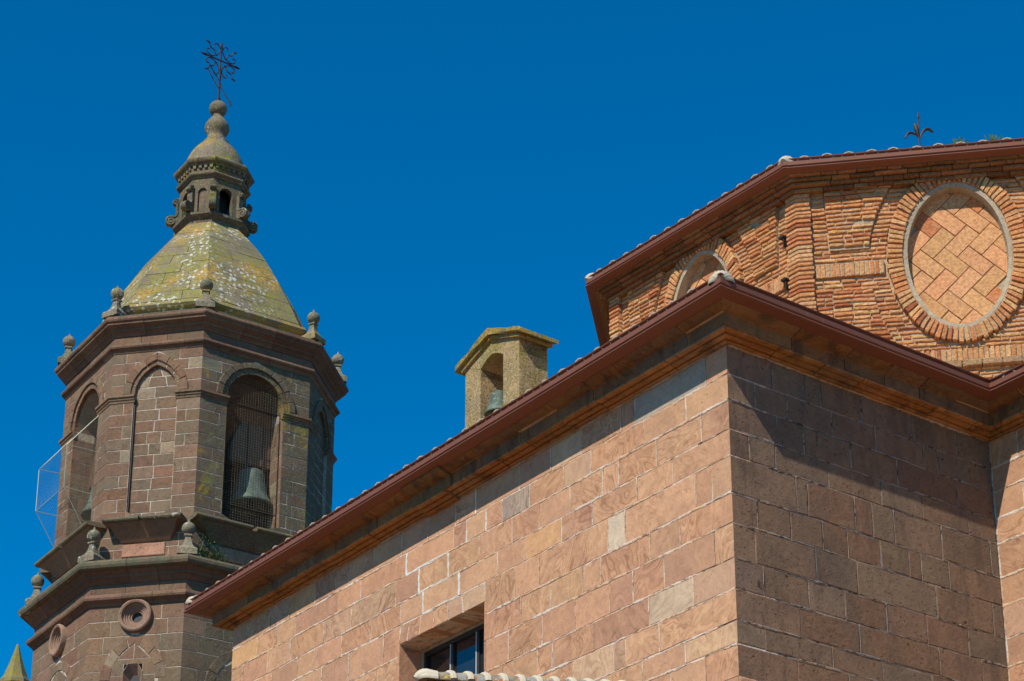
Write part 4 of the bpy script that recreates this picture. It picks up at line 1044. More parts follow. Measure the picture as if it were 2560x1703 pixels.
# impost blocks
def ring_profile(z0, pts): return [(e, z0 + z) for e, z in pts]
imp = [(-0.05, 20.885), (0.02, 20.885), (0.03, 20.93), (0.05, 20.945), (0.055, 20.985), (0.085, 21.0), (0.085, 21.05), (-0.05, 21.05)]
for vi in (6, 7, 0, 1, 2):
    im_ = MB(); 
    for i, first in (((vi - 1) % 8, False), (vi, True)):
        fr, L, _ = faces[i]; A, B = V1_[i], V1_[(i + 1) % 8]; uu = v2(fr.U); nn = v2(fr.N); vs = []; ln = (0.68 if i % 2 == 0 else 0.53); ln = (2.62 / 2 - 0.68) if i % 2 == 0 else (2.02 / 2 - 0.49)
        ends = [(lambda e: offset_pt(V1_, vi, e, True, TS)), (lambda e: V1_[vi] + uu * (ln + 0.03) + nn * e)] if first else [(lambda e: V1_[vi] - uu * (ln + 0.03) + nn * e), (lambda e: offset_pt(V1_, vi, e, True, TS))]
        for f_ in ends:
            for e, z in imp: q = f_(e); vs.append((q.x, q.y, z))
        m_ = len(imp); im_.add(vs, [[t, (t + 1) % m_, m_ + (t + 1) % m_, m_ + t] for t in range(m_)] + [list(range(m_ - 1, -1, -1)), list(range(m_, 2 * m_))], tint_tower())
    obj('impost', im_, 'tower_side' if vi in (1, 2) else 'tower', tower)
# belfry floor, ceiling and roof void
m = MB(); n8 = [offset_pt(V1_, i, -0.4, True, TS) for i in range(8)]
m.add([(p.x, p.y, 18.04) for p in n8] + [(p.x, p.y, 17.9) for p in n8], [list(range(8)), list(range(15, 7, -1))], (0.3, 0.2, 0.14, .5)); obj('belfry_floor', m, 'inner', tower)
m = MB(); m.add([(p.x, p.y, 22.12) for p in n8] + [(p.x, p.y, 22.25) for p in n8], [list(range(7, -1, -1)), list(range(8, 16))], (0.3, 0.2, 0.14, .5)); obj('belfry_ceiling', m, 'inner', tower)
def oct_mould(name, piece, vs8, prof, mat, tintf, parent=tower, lens=(0.5, 0.9), vis=(5, 6, 7, 0, 1, 2), jit=0.004):
    cm_ = MB(); base = None; ts = tsd(vs8)
    zs_ = [z for e, z in prof]
    inner = [offset_pt(vs8, i, -0.06, True, ts) for i in range(8)]
    cm_.add([(p.x, p.y, min(zs_) + .004) for p in inner] + [(p.x, p.y, max(zs_) - .004) for p in inner], [[i, (i + 1) % 8, 8 + (i + 1) % 8, 8 + i] for i in range(8)] + [list(range(7, -1, -1)), list(range(8, 16))])
    base = obj(name, cm_, 'mortar_tower', parent)
    # mitred rings: first let each vertex piece wrap the corner, so joints lie along the faces
    for i in range(8):
        L = (vs8[(i + 1) % 8] - vs8[i]).length
        cuts = cuts_for(L, *lens) if i in vis else []
        for vs, fs in sweep_edge(vs8, i, prof, True, ts, cuts, 0.004, jit):
            m = MB(); m.add(vs, fs, tintf()); obj(piece, m, mat, base)
    return base
tc = lambda: jitc((0.195, 0.118, 0.078), .18)
# string under the belfry cornice, frieze and cornice
oct_mould('string_course', 'string_stone', V1_, [(-.06, 22.08), (.02, 22.08), (.035, 22.12), (.05, 22.15), (.10, 22.175), (.115, 22.205), (.11, 22.24), (.09, 22.262), (-.06, 22.262)], 'tower', tc)
oct_mould('frieze', 'frieze_stone', V1_, [(-.06, 22.265), (.012, 22.265), (.012, 22.475), (-.06, 22.475)], 'tower', tc, lens=(.45, .8))
oct_mould('belfry_cornice', 'cornice_stone', V1_, [(-.06, 22.478), (.03, 22.478), (.05, 22.52), (.09, 22.56), (.12, 22.575), (.13, 22.62), (.19, 22.66), (.235, 22.69), (.24, 22.73), (.275, 22.755), (.29, 22.79), (.285, 22.83), (.26, 22.86), (-.06, 22.90)], 'tower', tc)
m = MB(); cap = [(-.4, 22.84), (.262, 22.866), (.255, 22.885), (-.4, 22.96)]
oct_mould('cornice_top', 'capping_slab', V1_, cap, 'ledge', lambda: jitc((.22, .17, .11), .15), lens=(.6, 1.0))
# dome: base roll and curved slabs
kz = [(0.905, 22.88), (0.905, 23.23), (0.932, 23.26), (0.946, 23.32), (0.932, 23.39), (0.90, 23.41), (0.882, 23.50)]
V1c = V1_
def ring_k(k): return [CT + (p - CT) * k for p in V1_]
domep = [(0.880, 23.50), (0.830, 23.80), (0.777, 24.12), (0.722, 24.46), (0.666, 24.79), (0.606, 25.10), (0.543, 25.42), (0.475, 25.73), (0.403, 26.02), (0.332, 26.28), (0.268, 26.50)]
m = MB()
for (k0, z0), (k1, z1) in zip(kz[:-1], kz[1:]):
    a, b = ring_k(k0), ring_k(k1); m.add([(p.x, p.y, z0) for p in a] + [(p.x, p.y, z1) for p in b], [[i, (i + 1) % 8, 8 + (i + 1) % 8, 8 + i] for i in range(8)], jitc((.24, .18, .12)))
dome = obj('dome', m, 'dome', tower)
cm_ = MB(); 
for (k0, z0), (k1, z1) in zip(domep[:-1], domep[1:]):
    a, b = ring_k(k0 - .003), ring_k(k1 - .003); cm_.add([(p.x, p.y, z0) for p in a] + [(p.x, p.y, z1) for p in b], [[i, (i + 1) % 8, 8 + (i + 1) % 8, 8 + i] for i in range(8)], (0.05, 0.045, 0.035, .5))
obj('dome_core', cm_, 'dome', dome)
def dome_slabs(prof, parent, vis, thick, name, mat, lens, sub=2):
    # subdivide rings so that every course is one band
    for ri in range(len(prof) - 1):
        (k0, z0), (k1, z1) = prof[ri], prof[ri + 1]; a, b = ring_k(k0), ring_k(k1)
        for i in range(8):
            j = (i + 1) % 8; L = (a[j] - a[i]).length; n = max(1, round(L / R.uniform(*lens))) if i in vis else 1
            f = [0] + [(q + R.uniform(-.15, .15)) / n for q in range(1, n)] + [1]
            nrm = v2(Vector(((a[i] + a[j]) / 2 - CT).to_3d())).normalized(); sl = Vector((nrm.x * (z1 - z0), nrm.y * (z1 - z0), ((k0 - k1)) * ((a[i] + a[j]) / 2 - CT).length / max(k0, .01))).normalized()
            dr = R.uniform(-.004, .004)
            for q in range(n):
                g_ = 0.005 / max(L, .1); gz = 0.018
                def pt(P_, Q_, f_): return P_ + (Q_ - P_) * f_
                qs = []
                for (A_, B_, z_) in ((a, b, 0), (a, b, 1)):
                    pass
                zA, zB = z0 + (z1 - z0) * gz, z1 - (z1 - z0) * gz * 0.3
                aa = [pt(a[t], b[t], gz) for t in (i, j)]; bb = [pt(a[t], b[t], 1 - gz * .3) for t in (i, j)]
                f0 = f[q] + (g_ if q else 0); f1 = f[q + 1] - (g_ if q < n - 1 else 0)
                low = [pt(aa[0], aa[1], f0), pt(aa[0], aa[1], f1)]; up = [pt(bb[0], bb[1], f1), pt(bb[0], bb[1], f0)]
                base = [(low[0].x, low[0].y, zA), (low[1].x, low[1].y, zA), (up[0].x, up[0].y, zB), (up[1].x, up[1].y, zB)]
                o1 = R.uniform(-.003, .006)
                outr = [(x + sl.x * (thick * s + o1), y + sl.y * (thick * s + o1), z + sl.z * (thick * s + o1)) for (x, y, z), s in zip(base, (1.0, 1.0, .9, .9))]
                inr = [(x - sl.x * .04, y - sl.y * .04, z - sl.z * .04) for x, y, z in base]
                m = MB(); m.add(inr + outr, [[0, 1, 5, 4], [1, 2, 6, 5], [2, 3, 7, 6], [3, 0, 4, 7], [4, 5, 6, 7], [3, 2, 1, 0]], tint_dome()); obj(name, m, mat, parent)
dome_slabs(domep, dome, (5, 6, 7, 0, 1, 2), 0.012, 'dome_slab', 'dome', (0.4, 0.7))
# second, upper half of each band is finer at this scale: thin joints come from the slab edges

def pinnacle(P, z, s, outv, big=1.0):
    """square flared pedestal, collar and ball with a small tip"""
    m = MB(); o = Vector(outv).normalized(); sdv = Vector((o.y, -o.x)); rs = [(0.255, 0), (0.255, .13), (0.235, .15), (0.20, .17), (0.14, .23), (0.10, .31), (0.078, .40), (0.070, .47), (0.10, .475), (0.105, .50), (0.085, .52)]
    vs = []; n = 4
    for r, h in rs:
        for a, b in ((1, 1), (-1, 1), (-1, -1), (1, -1)): q = Vector((P[0], P[1])) + (o * a + sdv * b) * r * s * 0.86; vs.append((q.x, q.y, z + h * s))
    fs = [[i * 4 + k, i * 4 + (k + 1) % 4, (i + 1) * 4 + (k + 1) % 4, (i + 1) * 4 + k] for i in range(len(rs) - 1) for k in range(4)] + [[3, 2, 1, 0], [len(rs) * 4 - 4 + k for k in range(4)]]
    m.add(vs, fs, jitc((.30, .25, .18), .1)); pn = obj('pinnacle', m, 'pinnacle', tower)
    b = MB(); pf = [(0.06, .51), (0.065, .535)] + [(0.155 * math.cos(t), 0.665 + 0.15 * math.sin(t)) for t in [rad(x) for x in (-62, -40, -20, 0, 20, 40, 60, 72)]] + [(0.03, .83), (0.018, .87), (0.003, .90)]
    lathe(b, P[0], P[1], [(r * s, z + h * s) for r, h in pf], 16, jitc((.28, .24, .18), .1)); obj('ball', b, 'pinnacle', pn, smooth=True)
for i in range(8):
    P = CT + (V1_[i] - CT) * 1.012; pinnacle(P, 22.93, 0.95, V1_[i] - CT)

# lantern
lant_m = MB(); kl = 0.258
Vl = ring_k(kl)
Vl8 = Vl
lb_ = ring_k(0.262)
for (k0, z0), (k1, z1) in (((.262, 26.48), (.262, 26.60)), ((.262, 26.60), (.285, 26.66)), ((.285, 26.66), (.30, 26.70)), ((.30, 26.70), (.30, 26.76)), ((.30, 26.76), (.272, 26.80)), ((.272, 26.80), (.20, 26.80))):
    a, b = ring_k(k0), ring_k(k1); lant_m.add([(p.x, p.y, z0) for p in a] + [(p.x, p.y, z1) for p in b], [[i, (i + 1) % 8, 8 + (i + 1) % 8, 8 + i] for i in range(8)], jitc((.27, .20, .14)))
lantern = obj('lantern', lant_m, 'lantern', tower)
tl = lambda: jitc((.27, .21, .14), .12)
for i in range(8):
    fr, L = fr2(Vl[i], Vl[(i + 1) % 8], CT); hw = 0.165 if i % 2 == 0 else 0.105; m = MB()
    wall_core(fr, L, 26.78, 27.74, L / 2, hw, 26.80, 27.36, hw * 1.0, False, 0.13, m); m.t = [tl()] * len(m.v); obj('lantern_wall', m, 'lantern', lantern)
    if i % 2 == 1:
        m = MB(); box(m, fr, L / 2 - hw, L / 2 + hw, 26.80, 27.47, -0.125, -0.05); m.t = [jitc((.30, .20, .14))] * len(m.v); obj('niche_back', m, 'lantern', lantern)
dk = MB(); a = ring_k(0.13); dk.add([(p.x, p.y, 26.7) for p in a] + [(p.x, p.y, 27.74) for p in a], [[i, (i + 1) % 8, 8 + (i + 1) % 8, 8 + i] for i in range(8)]); obj('lantern_core', dk, 'frame', lantern)
Vs = ring_k(0.262)
oct_mould('lantern_string', 'string_stone', Vs, [(-.04, 27.72), (.01, 27.72), (.03, 27.76), (.07, 27.785), (.085, 27.815), (.07, 27.85), (-.04, 27.86)], 'lantern', tl, lantern, (.5, .8), jit=.001)
Vd = ring_k(0.262)
m = MB(); a = ring_k(0.268); m.add([(p.x, p.y, 27.85) for p in a] + [(p.x, p.y, 28.06) for p in a], [[i, (i + 1) % 8, 8 + (i + 1) % 8, 8 + i] for i in range(8)], tl()); obj('lantern_frieze', m, 'lantern', lantern)
for i in range(8):
    fr, L = fr2(a[i], a[(i + 1) % 8], CT); n = 5 if i % 2 == 0 else 4
    for k in range(n):
        m = MB(); u = (k + 0.5) / n * L; box(m, fr, u - 0.035, u + 0.035, 27.97, 28.045, -0.01, 0.045, jitc((.36, .30, .20))); obj('dentil', m, 'lantern', lantern)
oct_mould('lantern_cornice', 'cornice_stone', ring_k(0.268), [(-.04, 28.05), (.05, 28.05), (.065, 28.09), (.105, 28.11), (.125, 28.14), (.135, 28.18), (.12, 28.22), (-.04, 28.25)], 'lantern', tl, lantern, (.5, .8), jit=.001)
capp = [(0.292, 28.22), (0.278, 28.34), (0.256, 28.48), (0.226, 28.62), (0.190, 28.78), (0.152, 28.93), (0.110, 29.07)]
m = MB(); lathe(m, CT.x, CT.y, [(.86, 28.20), (.80, 28.26), (.74, 28.31), (.72, 28.37), (.705, 28.45), (.66, 28.60), (.595, 28.74), (.51, 28.88), (.415, 28.99), (.33, 29.07), (.30, 29.10)], 40, jitc((.27, .22, .15), .05)); obj('round_cap', m, 'capstone', lantern, smooth=True)
m = MB(); prof = [(0.20, 29.0), (0.315, 29.06), (0.325, 29.11), (0.31, 29.15), (0.255, 29.17), (0.25, 29.23), (0.22, 29.28), (0.215, 29.33), (0.235, 29.40), (0.285, 29.48), (0.298, 29.56), (0.28, 29.65), (0.22, 29.76), (0.15, 29.85), (0.118, 29.90), (0.118, 29.93)]
prof += [(0.218 * math.cos(t), 30.115 + 0.21 * math.sin(t)) for t in [rad(x) for x in (-57, -40, -20, 0, 20, 40, 60, 78)]]
lathe(m, CT.x, CT.y, prof, 28, jitc((.25, .20, .14), .05)); obj('ball_finial', m, 'capstone', lantern, smooth=True)
# scroll brackets at the lantern corners
def spiral(cx, cz, r0, turns, start, dirn, n=26):
    return [(cx + r0 * (1 - 0.80 * k / n) * math.cos(start + dirn * turns * 2 * math.pi * k / n), cz + r0 * (1 - 0.80 * k / n) * math.sin(start + dirn * turns * 2 * math.pi * k / n)) for k in range(n + 1)]
def ribbon(m, pts, wdt, th, P, o, sdv, tint):
    vs = []
    for i, (r, z) in enumerate(pts):
        a = pts[max(i - 1, 0)]; b = pts[min(i + 1, len(pts) - 1)]; tx, tz = b[0] - a[0], b[1] - a[1]; l = math.hypot(tx, tz) or 1; nx, nz = -tz / l, tx / l
        for s1, s2 in ((-1, -1), (-1, 1), (1, 1), (1, -1)):
            q = P + o * (r + nx * th * s2) + sdv * wdt * s1; vs.append((q.x, q.y, z + nz * th * s2))
    fs = [[i * 4 + k, i * 4 + (k + 1) % 4, (i + 1) * 4 + (k + 1) % 4, (i + 1) * 4 + k] for i in range(len(pts) - 1) for k in range(4)] + [[3, 2, 1, 0], [len(pts) * 4 - 4 + k for k in range(4)]]
    m.add(vs, fs, tint)
for i in range(8):
    P = Vl[i]; o = (P - CT).normalized(); sdv = Vector((o.y, -o.x)); m = MB(); tn = jitc((.27, .22, .15), .1)
    top_s = spiral(0.10, 27.43, 0.065, 1.4, rad(200), -1)[::-1]; bot_s = spiral(0.20, 26.90, 0.115, 1.6, rad(150), -1)
    mid = [(0.045, 27.36), (0.06, 27.26), (0.03, 27.15), (0.02, 27.05), (0.06, 26.98)]
    ribbon(m, spiral(0.095, 27.42, 0.068, 1.3, rad(100), 1), 0.075, 0.013, P, o, sdv, tn)
    ribbon(m, [(0.02, 27.50), (0.08, 27.495)] + [(0.03, 27.42), (0.045, 27.33), (0.05, 27.24), (0.035, 27.14), (0.05, 27.05), (0.11, 27.01)], 0.075, 0.022, P, o, sdv, tn)
    ribbon(m, spiral(0.175, 26.90, 0.125, 1.7, rad(110), -1), 0.078, 0.017, P, o, sdv, tn)
    for (cx_, cz_, r_, w_) in ((0.175, 26.90, 0.112, 0.062), (0.095, 27.42, 0.058, 0.06)):
        pts = [(cx_ + r_ * math.cos(2 * math.pi * k / 14), cz_ + r_ * math.sin(2 * math.pi * k / 14)) for k in range(14)]; vs = []
        for s1 in (-1, 1):
            for r, z in pts: q = P + o * r + sdv * w_ * s1; vs.append((q.x, q.y, z))
        m.add(vs, [[k, (k + 1) % 14, 14 + (k + 1) % 14, 14 + k] for k in range(14)] + [list(range(13, -1, -1)), list(range(14, 28))], tn)
    q0 = [(-0.05, 27.45), (0.03, 27.44), (0.045, 27.25), (0.02, 27.1), (0.10, 26.95), (0.10, 26.80), (-0.05, 26.80)]; vs = []
    for s1 in (-1, 1):
        for r, z in q0: q = P + o * r + sdv * 0.055 * s1; vs.append((q.x, q.y, z))
    m.add(vs, [[k, (k + 1) % 7, 7 + (k + 1) % 7, 7 + k] for k in range(7)] + [list(range(6, -1, -1)), list(range(7, 14))], tn)
    obj('scroll_bracket', m, 'lantern', lantern)

# sills of the belfry openings: slab on a tapering block
for i in range(8):
    fr, L, wl = faces[i]; uc = L / 2; h0 = 0.80 if i % 2 == 1 else 1.12
    top_w, bot_w = (0.86, 0.54) if i % 2 == 1 else (1.42, 0.95)
    if i not in (5, 6, 7, 0, 1, 2): continue
    m = MB(); prof = [(0.0, 17.62, bot_w, .03), (0.0, 17.66, bot_w + .02, .06), (0, 17.80, bot_w + .12, .14), (0, 17.93, top_w - .10, .26), (0, 17.97, top_w - .07, .30)]
    prof = [(bot_w, .03, 17.60), (bot_w + .03, .08, 17.66), (bot_w + .13, .17, 17.78), (top_w - .13, .27, 17.90), (top_w - .06, .32, 17.955)]
    vs = []
    for w_, d_, z_ in prof:
        for uu_, dd_ in ((uc - w_, -.05), (uc - w_, d_), (uc + w_, d_), (uc + w_, -.05)): vs.append(fr.p(uu_, z_, dd_))
    fs = [[r * 4 + k, r * 4 + (k + 1) % 4, (r + 1) * 4 + (k + 1) % 4, (r + 1) * 4 + k] for r in range(4) for k in range(4)] + [[3, 2, 1, 0], [16, 17, 18, 19]]
    m.add(vs, fs, tt(i)); sill = obj('sill_block', m, MATS.get(i, 'tower'), wl)
    for a, b in ((uc - top_w, uc - 0.02 - R.uniform(0, .1)), (uc - 0.0, uc + top_w)):
        if b < a: continue
        pts = [(.34, 17.96), (.375, 17.975), (.39, 18.0), (.385, 18.035), (.36, 18.055), (-.05, 18.068), (-.05, 17.96)]; vs = []
        for u_ in (a, b):
            for d_, z_ in pts: vs.append(fr.p(u_, z_, d_))
        n_ = len(pts); m = MB(); m.add(vs, [[k, (k + 1) % n_, n_ + (k + 1) % n_, n_ + k] for k in range(n_)] + [list(range(n_ - 1, -1, -1)), list(range(n_, 2 * n_))], jitc((.23, .175, .115), .1)); obj('sill_slab', m, 'ledge', sill)
    m = MB(); box(m, fr, uc - bot_w * .95, uc + bot_w * .8, 17.28, 17.56, -.05, .035, jitc((.40, .235, .16)), .012, .004); obj('apron_stone', m, MATS.get(i, 'tower'), sill)

# lower octagon
low_lv = []; z = 16.10; k = 0
while z > 12.4: h = R.uniform(0.31, 0.385); low_lv.append((z - h, z, k)); z -= h; k += 1
lf = []
for i in range(8):
    fr, L = fr2(V0_[i], V0_[(i + 1) % 8], CT); m = MB(); uc = L / 2
    if i in (6, 7):
        h_ = 0.25; ys = [(GROUND, 13.6), (13.6, 14.80), (14.80, 15.83 - h_), (15.83 - h_, 15.83 + h_), (15.83 + h_, 17.1)]
        for q_, (a_, b_) in enumerate(ys):
            hw_ = {1: 0.20 if i == 7 else 0, 3: h_}.get(q_, 0)
            if hw_: box(m, fr, 0, uc - hw_, a_, b_, -0.6, 0.0); box(m, fr, uc + hw_, L, a_, b_, -0.6, 0.0)
            else: box(m, fr, 0, L, a_, b_, -0.6, 0.0)
    else: box(m, fr, 0, L, GROUND, 17.1, -0.6, 0.0)
    wl = obj('tower_wall', m, 'mortar_tower' if i in VIS else 'inner', tower); lf.append((fr, L, wl))
    if i not in VIS: continue
    hwO, riseO, spr = (0.72, 0.97, 14.46) if i % 2 == 1 else (0.98, 0.98, 14.35)
    pointed = i % 2 == 1
    def ex(z, uc=uc, hwO=hwO, riseO=riseO, spr=spr, pointed=pointed):
        if z < spr + riseO - 0.01:
            w_ = arch_half(0, hwO, spr, riseO, pointed, z); return (uc - w_, uc + w_)
        return None
    # the round window cuts the upper courses
    def ex2(z, ex=ex, uc=uc):
        e = ex(z)
        if e: return e
        if abs(z - 15.83) < 0.36: w_ = math.sqrt(0.37 ** 2 - (z - 15.83) ** 2); return (uc - w_, uc + w_)
        return None
    courses(fr, L, low_lv, ex2 if i in (6, 7) else ex, wl, i, [0.34, 0.48], [0.48, 0.34], 0.0, lens=(0.38, 0.62))
    voussoirs(fr, uc, hwO - 0.235, hwO - .008, spr, riseO - 0.19, riseO - .008, pointed, 7 if pointed else 8, -0.12, 0.014, wl, i, MATS[i])
    # recessed tympanum
    zz = levels(12.5, spr + riseO - 0.2, 8, .05)
    for z0, z1, kk in zz:
        w0, w1 = arch_half(0, hwO - .24, spr, riseO - .19, pointed, z0), max(.04, arch_half(0, hwO - .24, spr, riseO - .19, pointed, z1))
        n = 2 if w0 > .25 else 1
        if i == 7 and z0 < 14.78 and z1 > 13.6:
            for sg in (-1, 1):
                if sg > 0 and z1 > 14.84: stone_obj([(uc - .205, 14.812), (uc + .205, 14.812), (uc + .205, z1 - .006), (uc - .205, z1 - .006)], fr, wl, tt(i), MATS[i], 0.006, .006, name='panel_stone', ch=.003, jit=.001, sub=0, tilt=0)
                a_, b_ = sorted((uc + sg * .21, uc + sg * max(w0 - .006, .24))); stone_obj([(a_, z0 + .006), (b_, z0 + .006), (b_, z1 - .006), (a_, z1 - .006)], fr, wl, tt(i), MATS[i], 0.005, .006, name='panel_stone', ch=.003, jit=.001, sub=0, tilt=0)
            continue
        for q in range(n):
            f0, f1 = q / n, (q + 1) / n
            stone_obj([(uc - w0 + 2 * w0 * f0 + .006, z0 + .006), (uc - w0 + 2 * w0 * f1 - .006, z0 + .006), (uc - w1 + 2 * w1 * f1 - .006, z1 - .006), (uc - w1 + 2 * w1 * f0 + .006, z1 - .006)], fr, wl, tt(i), MATS[i], 0.004 + .001 * q, .006, name='panel_stone', ch=.003, jit=.001, sub=0, tilt=0)
    # round window with rings
    if i in (6, 7):
        rr_ = MB(); n = 28; prof = [(0.365, 0.0), (0.365, 0.06), (0.35, 0.10), (0.32, 0.115), (0.285, 0.10), (0.27, 0.06), (0.265, 0.035), (0.235, 0.03), (0.23, 0.0), (0.20, -.005), (0.19, -.03), (0.155, -.035), (0.15, -.06), (0.115, -.062), (0.112, -.12)]
        prof = [(r, d + 0.008) for r, d in prof]; vs = []
        for r, d in prof:
            for k in range(n): t = 2 * math.pi * k / n; vs.append(fr.p(uc + r * math.cos(t), 15.83 + r * math.sin(t), d))
        fs = [[r * n + k, r * n + (k + 1) % n, (r + 1) * n + (k + 1) % n, (r + 1) * n + k] for r in range(len(prof) - 1) for k in range(n)]
        rr_.add(vs, fs, jitc((.33, .215, .15))); ow = obj('round_window', rr_, 'tower', wl, smooth=True)
        h_ = MB(); h_.add([fr.p(uc + .115 * math.cos(2 * math.pi * k / n), 15.83 + .115 * math.sin(2 * math.pi * k / n), -0.115) for k in range(n)], [list(range(n))]); obj('window_hole', h_, 'frame', ow)
        bx_ = MB(); box(bx_, fr, uc - .3, uc + .3, 15.5, 16.15, -.20, -.13, (.2, .13, .1, .5)); obj('window_back', bx_, 'tower', ow)
    if i == 7:
        wm = MB(); poly = [(uc - .20, 14.0), (uc - .20, 14.62), (uc - .10, 14.80), (uc + .10, 14.80), (uc + .20, 14.62), (uc + .20, 14.0)]
        inn = [(uc - .10, 14.0), (uc - .10, 14.50), (uc - .05, 14.60), (uc + .05, 14.60), (uc + .10, 14.50), (uc + .10, 14.0)]
        vs = [fr.p(u, z, .016) for u, z in [(uc + (u - uc) * 1.06, z + (.01 if z > 14.5 else 0)) for u, z in poly]] + [fr.p(u, z, .02) for u, z in poly] + [fr.p(u, z, -.16) for u, z in inn]
        wm.add(vs, [[r * 6 + k, r * 6 + k + 1, (r + 1) * 6 + k + 1, (r + 1) * 6 + k] for r in range(2) for k in range(5)], jitc((.30, .18, .125))); sw = obj('small_window', wm, 'tower', wl)
        h_ = MB(); h_.add([fr.p(u, z, -.155) for u, z in inn], [list(range(6))]); obj('window_hole', h_, 'frame', sw)
for vi in (6, 7, 0, 1):
    fa, La, wa = lf[vi - 1]; fb, Lb, wb = lf[vi]; P = V0_[vi]
    for z0, z1, k in low_lv:
        m = MB(); quoin(m, P, -v2(fa.U), v2(fa.N), v2(fb.U), v2(fb.N), [0.48, 0.34][k % 2] - .006, [0.34, 0.48][k % 2] - .006, z0 + .008, z1 - .008, 0.007, 0.07, 0.005, tint_tower(), .005); obj('quoin_stone', m, 'tower', wb)
oct_mould('lower_string', 'string_stone', V0_, [(-.06, 16.08), (.03, 16.08), (.05, 16.13), (.09, 16.155), (.145, 16.19), (.16, 16.23), (.15, 16.28), (.12, 16.31), (-.06, 16.34)], 'tower', tc, lens=(.6, .9))
oct_mould('lower_frieze', 'frieze_stone', V0_, [(-.06, 16.343), (.012, 16.343), (.012, 16.57), (-.06, 16.57)], 'tower', tc, lens=(.6, .9))
oct_mould('lower_cornice', 'cornice_stone', V0_, [(-.06, 16.573), (.03, 16.573), (.05, 16.60), (.11, 16.66), (.14, 16.675), (.15, 16.72), (.20, 16.76), (.245, 16.80), (-.06, 16.80)], 'tower', tc, lens=(.6, .9))
oct_mould('ledge', 'ledge_slab', V0_, [(-.5, 16.803), (.27, 16.803), (.335, 16.83), (.36, 16.88), (.365, 16.94), (.34, 16.99), (.28, 17.015), (-.5, 17.13)], 'ledge', lambda: jitc((.21, .165, .11), .12), lens=(.55, 1.0))
for i in range(8):
    P = CT + (V0_[i] - CT) * 1.01; pinnacle(P, 17.05, 0.95, V0_[i] - CT)

# ------------------------------------------------------------------ bells
def bell(P, zm, s, label, headstock=True, cat='bell', ang=0.0):
    t = thing('bronze_bell', label, cat, (P[0], P[1], zm), 'green bronze bells')
    m = MB(); o = [(0.485, 0), (0.50, .03), (0.47, .085), (0.405, .17), (0.36, .30), (0.325, .47), (0.30, .64), (0.285, .74), (0.262, .80), (0.20, .845), (0.06, .86)]
    i_ = [(0.05, .82), (0.18, .80), (0.25, .72), (0.29, .45), (0.34, .22), (0.42, .06), (0.47, 0)]
    lathe(m, P[0], P[1], [(r * s, zm + h * s) for r, h in o] + [(r * s, zm + h * s) for r, h in i_], 32, (0.3, .3, .3, .5)); m.f = m.f[:-2]
    n = 32; last = (len(o) + len(i_) - 1) * n; m.f += [[last + k, last + (k + 1) % n, (k + 1) % n, k] for k in range(n)]
    obj('bell_body', m, 'bell', t, smooth=True)
    m = MB(); lathe(m, P[0], P[1], [(.02 * s, zm + .8 * s), (.025 * s, zm + .2 * s), (.07 * s, zm + .1 * s), (.08 * s, zm + .02 * s), (.02 * s, zm - .06 * s)], 12); obj('clapper', m, 'iron', t, smooth=True)
    if headstock:
        fr = Fr((P[0], P[1]), bear(ang), bear(ang + 90))
        m = MB(); prism(m, [(-.62 * s, zm + .93 * s), (.62 * s, zm + .93 * s), (.60 * s, zm + 1.3 * s), (.36 * s, zm + 1.9 * s), (-.36 * s, zm + 1.9 * s), (-.60 * s, zm + 1.3 * s)], fr, -.13 * s, .13 * s, .02, .01); obj('headstock', m, 'wood', t)
        for u in (-.2, .2): m = MB(); box(m, fr, (u - .02) * s, (u + .02) * s, zm + .84 * s, zm + 1.9 * s, -.16 * s, .16 * s); obj('strap', m, 'iron', t)
    return t
f0, L0, w0 = faces[0]; f6, L6, w6 = faces[6]
q = f0.p(1.60, 0, -0.62); bell((q[0], q[1]), 18.94, 1.0, 'large green bronze bell behind the wire net of the tower front arch', True, ang=56)
q = f6.p(1.30, 0, -0.52); bell((q[0], q[1]), 18.86, 0.92, 'smaller green bronze bell in the left tower arch, behind the wire cage', True, ang=-34)

# wire net across the front arch and cage on the left arch
net = thing('wire_net', 'square wire net stretched over the open bell arch of the tower', 'bird net', f0.p(1.31, 18.07, 0.0))
m = MB(); hw, spr, rise, sp, uc = 0.665, 21.07, 0.68, 0.060, L0 / 2
def nbar(m, fr, u0, z0, u1, z1, d, r=0.0015): 
    a, b = Vector(fr.p(u0, z0, d)), Vector(fr.p(u1, z1, d)); tube(m, [a, b], r, 4)
k = -int(hw / sp)
for k in range(-int(hw / sp), int(hw / sp) + 1):
    u = k * sp; zt_ = spr + rise * math.sqrt(max(0, 1 - (u / hw) ** 2)); nbar(m, f0, uc + u + R.uniform(-.004, .004), 18.08, uc + u + R.uniform(-.004, .004), zt_, -0.11)
z = 18.1
while z < spr + rise - .03: w_ = arch_half(0, hw, spr, rise, False, z); nbar(m, f0, uc - w_, z, uc + w_, z + R.uniform(-.004, .004), -0.112); z += sp
obj('net_mesh', m, 'wire2', net, kind='stuff')
m = MB()
for u in (uc - hw + .01, uc + hw - .01): nbar(m, f0, u, 18.08, u, spr, -0.10, .010)
for z in (18.62, 21.0): nbar(m, f0, uc - hw, z, uc + hw, z, -0.10, .010)
obj('net_frame', m, 'iron', net)
cage = thing('wire_cage', 'pale wire cage frame standing out from the left arch of the tower', 'cage', f6.p(1.31, 18.1, 0.1))
m = MB(); fc = [(0.44, 20.02), (1.98, 20.02), (1.99, 19.02), (0.44, 19.02)]; D = 0.66
pt6 = lambda u, z, d=D: Vector(f6.p(u, z, d))
r_ = 0.0085
for a, b in zip(fc, fc[1:] + fc[:1]): tube(m, [pt6(*a), pt6(*b)], r_, 5)
